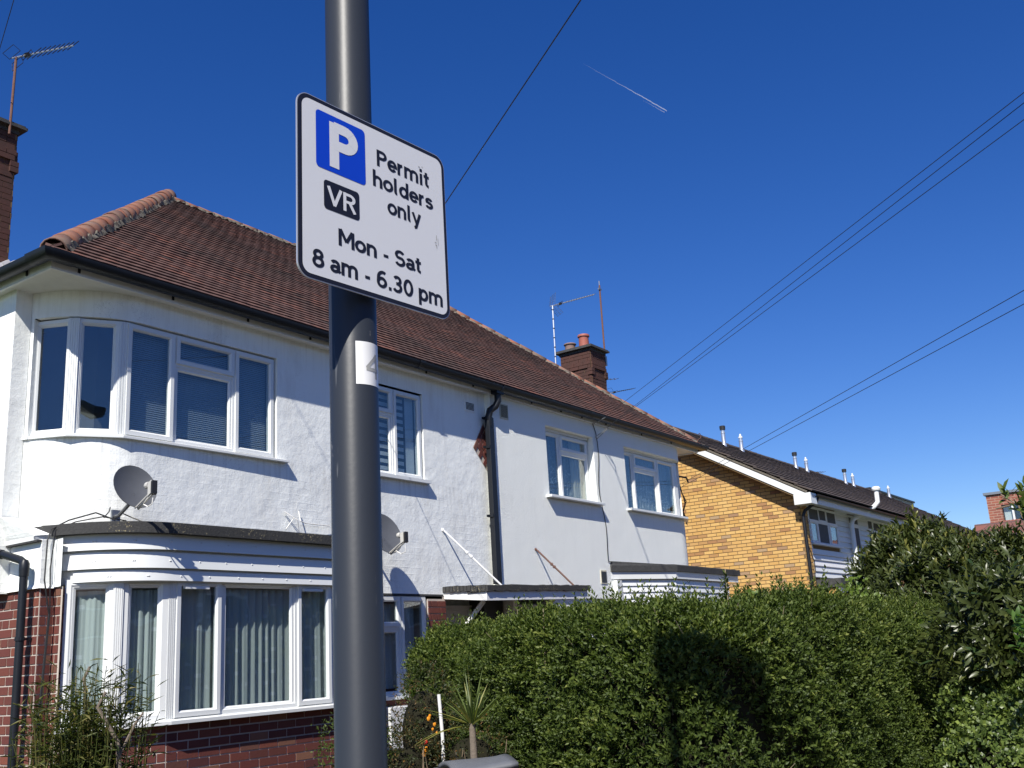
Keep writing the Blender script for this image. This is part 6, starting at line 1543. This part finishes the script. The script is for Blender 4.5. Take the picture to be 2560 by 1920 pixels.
g = G(); g.tube([(5.877, 4.80, 1.37), (5.888, 4.79, 1.1), (5.895, 4.79, .2)], .0125, 8); tag(g.out('garden_stake', 'wcable'), 'white garden stake standing in the shrub', 'stake')
g = G(); P, N = blob_points(700, (5.15, 4.75, .62), (.42, .30, .22), amp=.05); V, F, T_, _ = sprigs(P, N, 8, .026, .010, .5, .5, (.05, .12), 1, .1, .1, 0, .9, .1)
low = thing('low_shrub', 'low feathery green shrub by the foot of the sign pole', 'shrub', None, (5.15, 4.75, .13)); part('leaves', npmesh('leaves', V, F, 'ivy', T_), low, (5.15, 4.75, .13)); blob_core('shade_core', [((5.15, 4.75, .58), (.4, .28, .2))], low, (5.15, 4.75, .13))
P, N = blob_points(260, (5.42, 5.2, 1.02), (.20, .2, .22), amp=.05); V, F, T_, _ = sprigs(P, N, 6, .03, .014, .4, .6, (.05, .14), 1, .1, .1, 0, .8, .1)
low = thing('leafy_shrub', 'thin dark green shrub in front of the white meter box', 'shrub', None, (5.42, 5.2, .13)); part('leaves', npmesh('leaves', V, F, 'privet', T_), low, (5.42, 5.2, .13))
g = G(); [g.tube([(5.42+R.gauss(0, .05), 5.2, .13), (5.42+R.gauss(0, .12), 5.2+R.gauss(0, .08), 1.15)], .005, 4) for _ in range(9)]; o = g.out('stems', 'stem', low); o.matrix_parent_inverse = Matrix.Translation((-5.42, -5.2, -.13)); o['kind'] = 'stuff'
# wheelie bin
bn = thing('wheelie_bin', 'grey wheelie bin with a warped lid at the foot of the hedge', 'bin', None, (5.25, 4.0, .13)); binv = Matrix.Translation((-5.25, -4.0, -.13))
ba = rad(-40); bu = Vector((math.cos(ba), math.sin(ba), 0)); bv_ = Vector((-bu.y, bu.x, 0)); BC0 = Vector((5.27, 4.03, 0))
def bp(x, y, z): return BC0+bu*x+bv_*y+Vector((0, 0, z))
g = G(); g.add([bp(-.14, -.2, .18), bp(.14, -.2, .18), bp(.14, .2, .18), bp(-.14, .2, .18), bp(-.17, -.27, .92), bp(.17, -.27, .92), bp(.17, .27, .92), bp(-.17, .27, .92)], [(3, 2, 1, 0), (0, 1, 5, 4), (1, 2, 6, 5), (2, 3, 7, 6), (3, 0, 4, 7), (4, 5, 6, 7)]); o = g.out('body', 'binlid', bn); o.matrix_parent_inverse = binv; bevel(o, .015, 2)
v = []; N = 8
for i in range(N+1):
    for j in range(N+1):
        x = -.30+.60*i/N; y = -.36+.72*j/N; z = .945+.045*math.sin(math.pi*j/N)+.05*(i/N)**2+.02*math.sin(3*i/N+2*j/N); v.append(bp(x*.62, y*.8, z))
f = [(i*(N+1)+j, (i+1)*(N+1)+j, (i+1)*(N+1)+j+1, i*(N+1)+j+1) for i in range(N) for j in range(N)]
o = obj('lid', v, f, 'binlid', bn, smooth=True); o.matrix_parent_inverse = binv; sm = o.modifiers.new('s', 'SOLIDIFY'); sm.thickness = .03
g = G(); g.tube([bp(-.2, .36, .93), bp(.2, .36, .93)], .015, 8); o = g.out('handle', 'binlid', bn); o.matrix_parent_inverse = binv
for s_ in (-1, 1): g = G(); g.lathe(bp(.24*s_, .2, .22), [(.09, -.025), (.1, 0), (.09, .025)], 16, 0, bu); o = g.out('wheel', 'black', bn); o.matrix_parent_inverse = binv
g = G(); g.bb((9.5, 8.50, .62), (9.84, 8.70, 1.10)); g.bb((9.84, 8.56, .62), (10.12, 8.70, 1.07)); o = tag(bevel(g.out('meter_box', 'door'), .01, 2), 'white meter box on the wall under the small ground floor window', 'meter box'); g = G(); g.bb((9.86, 8.552, .68), (10.08, 8.561, 1.01)); g.out('box_door', 'upvc_old', o)
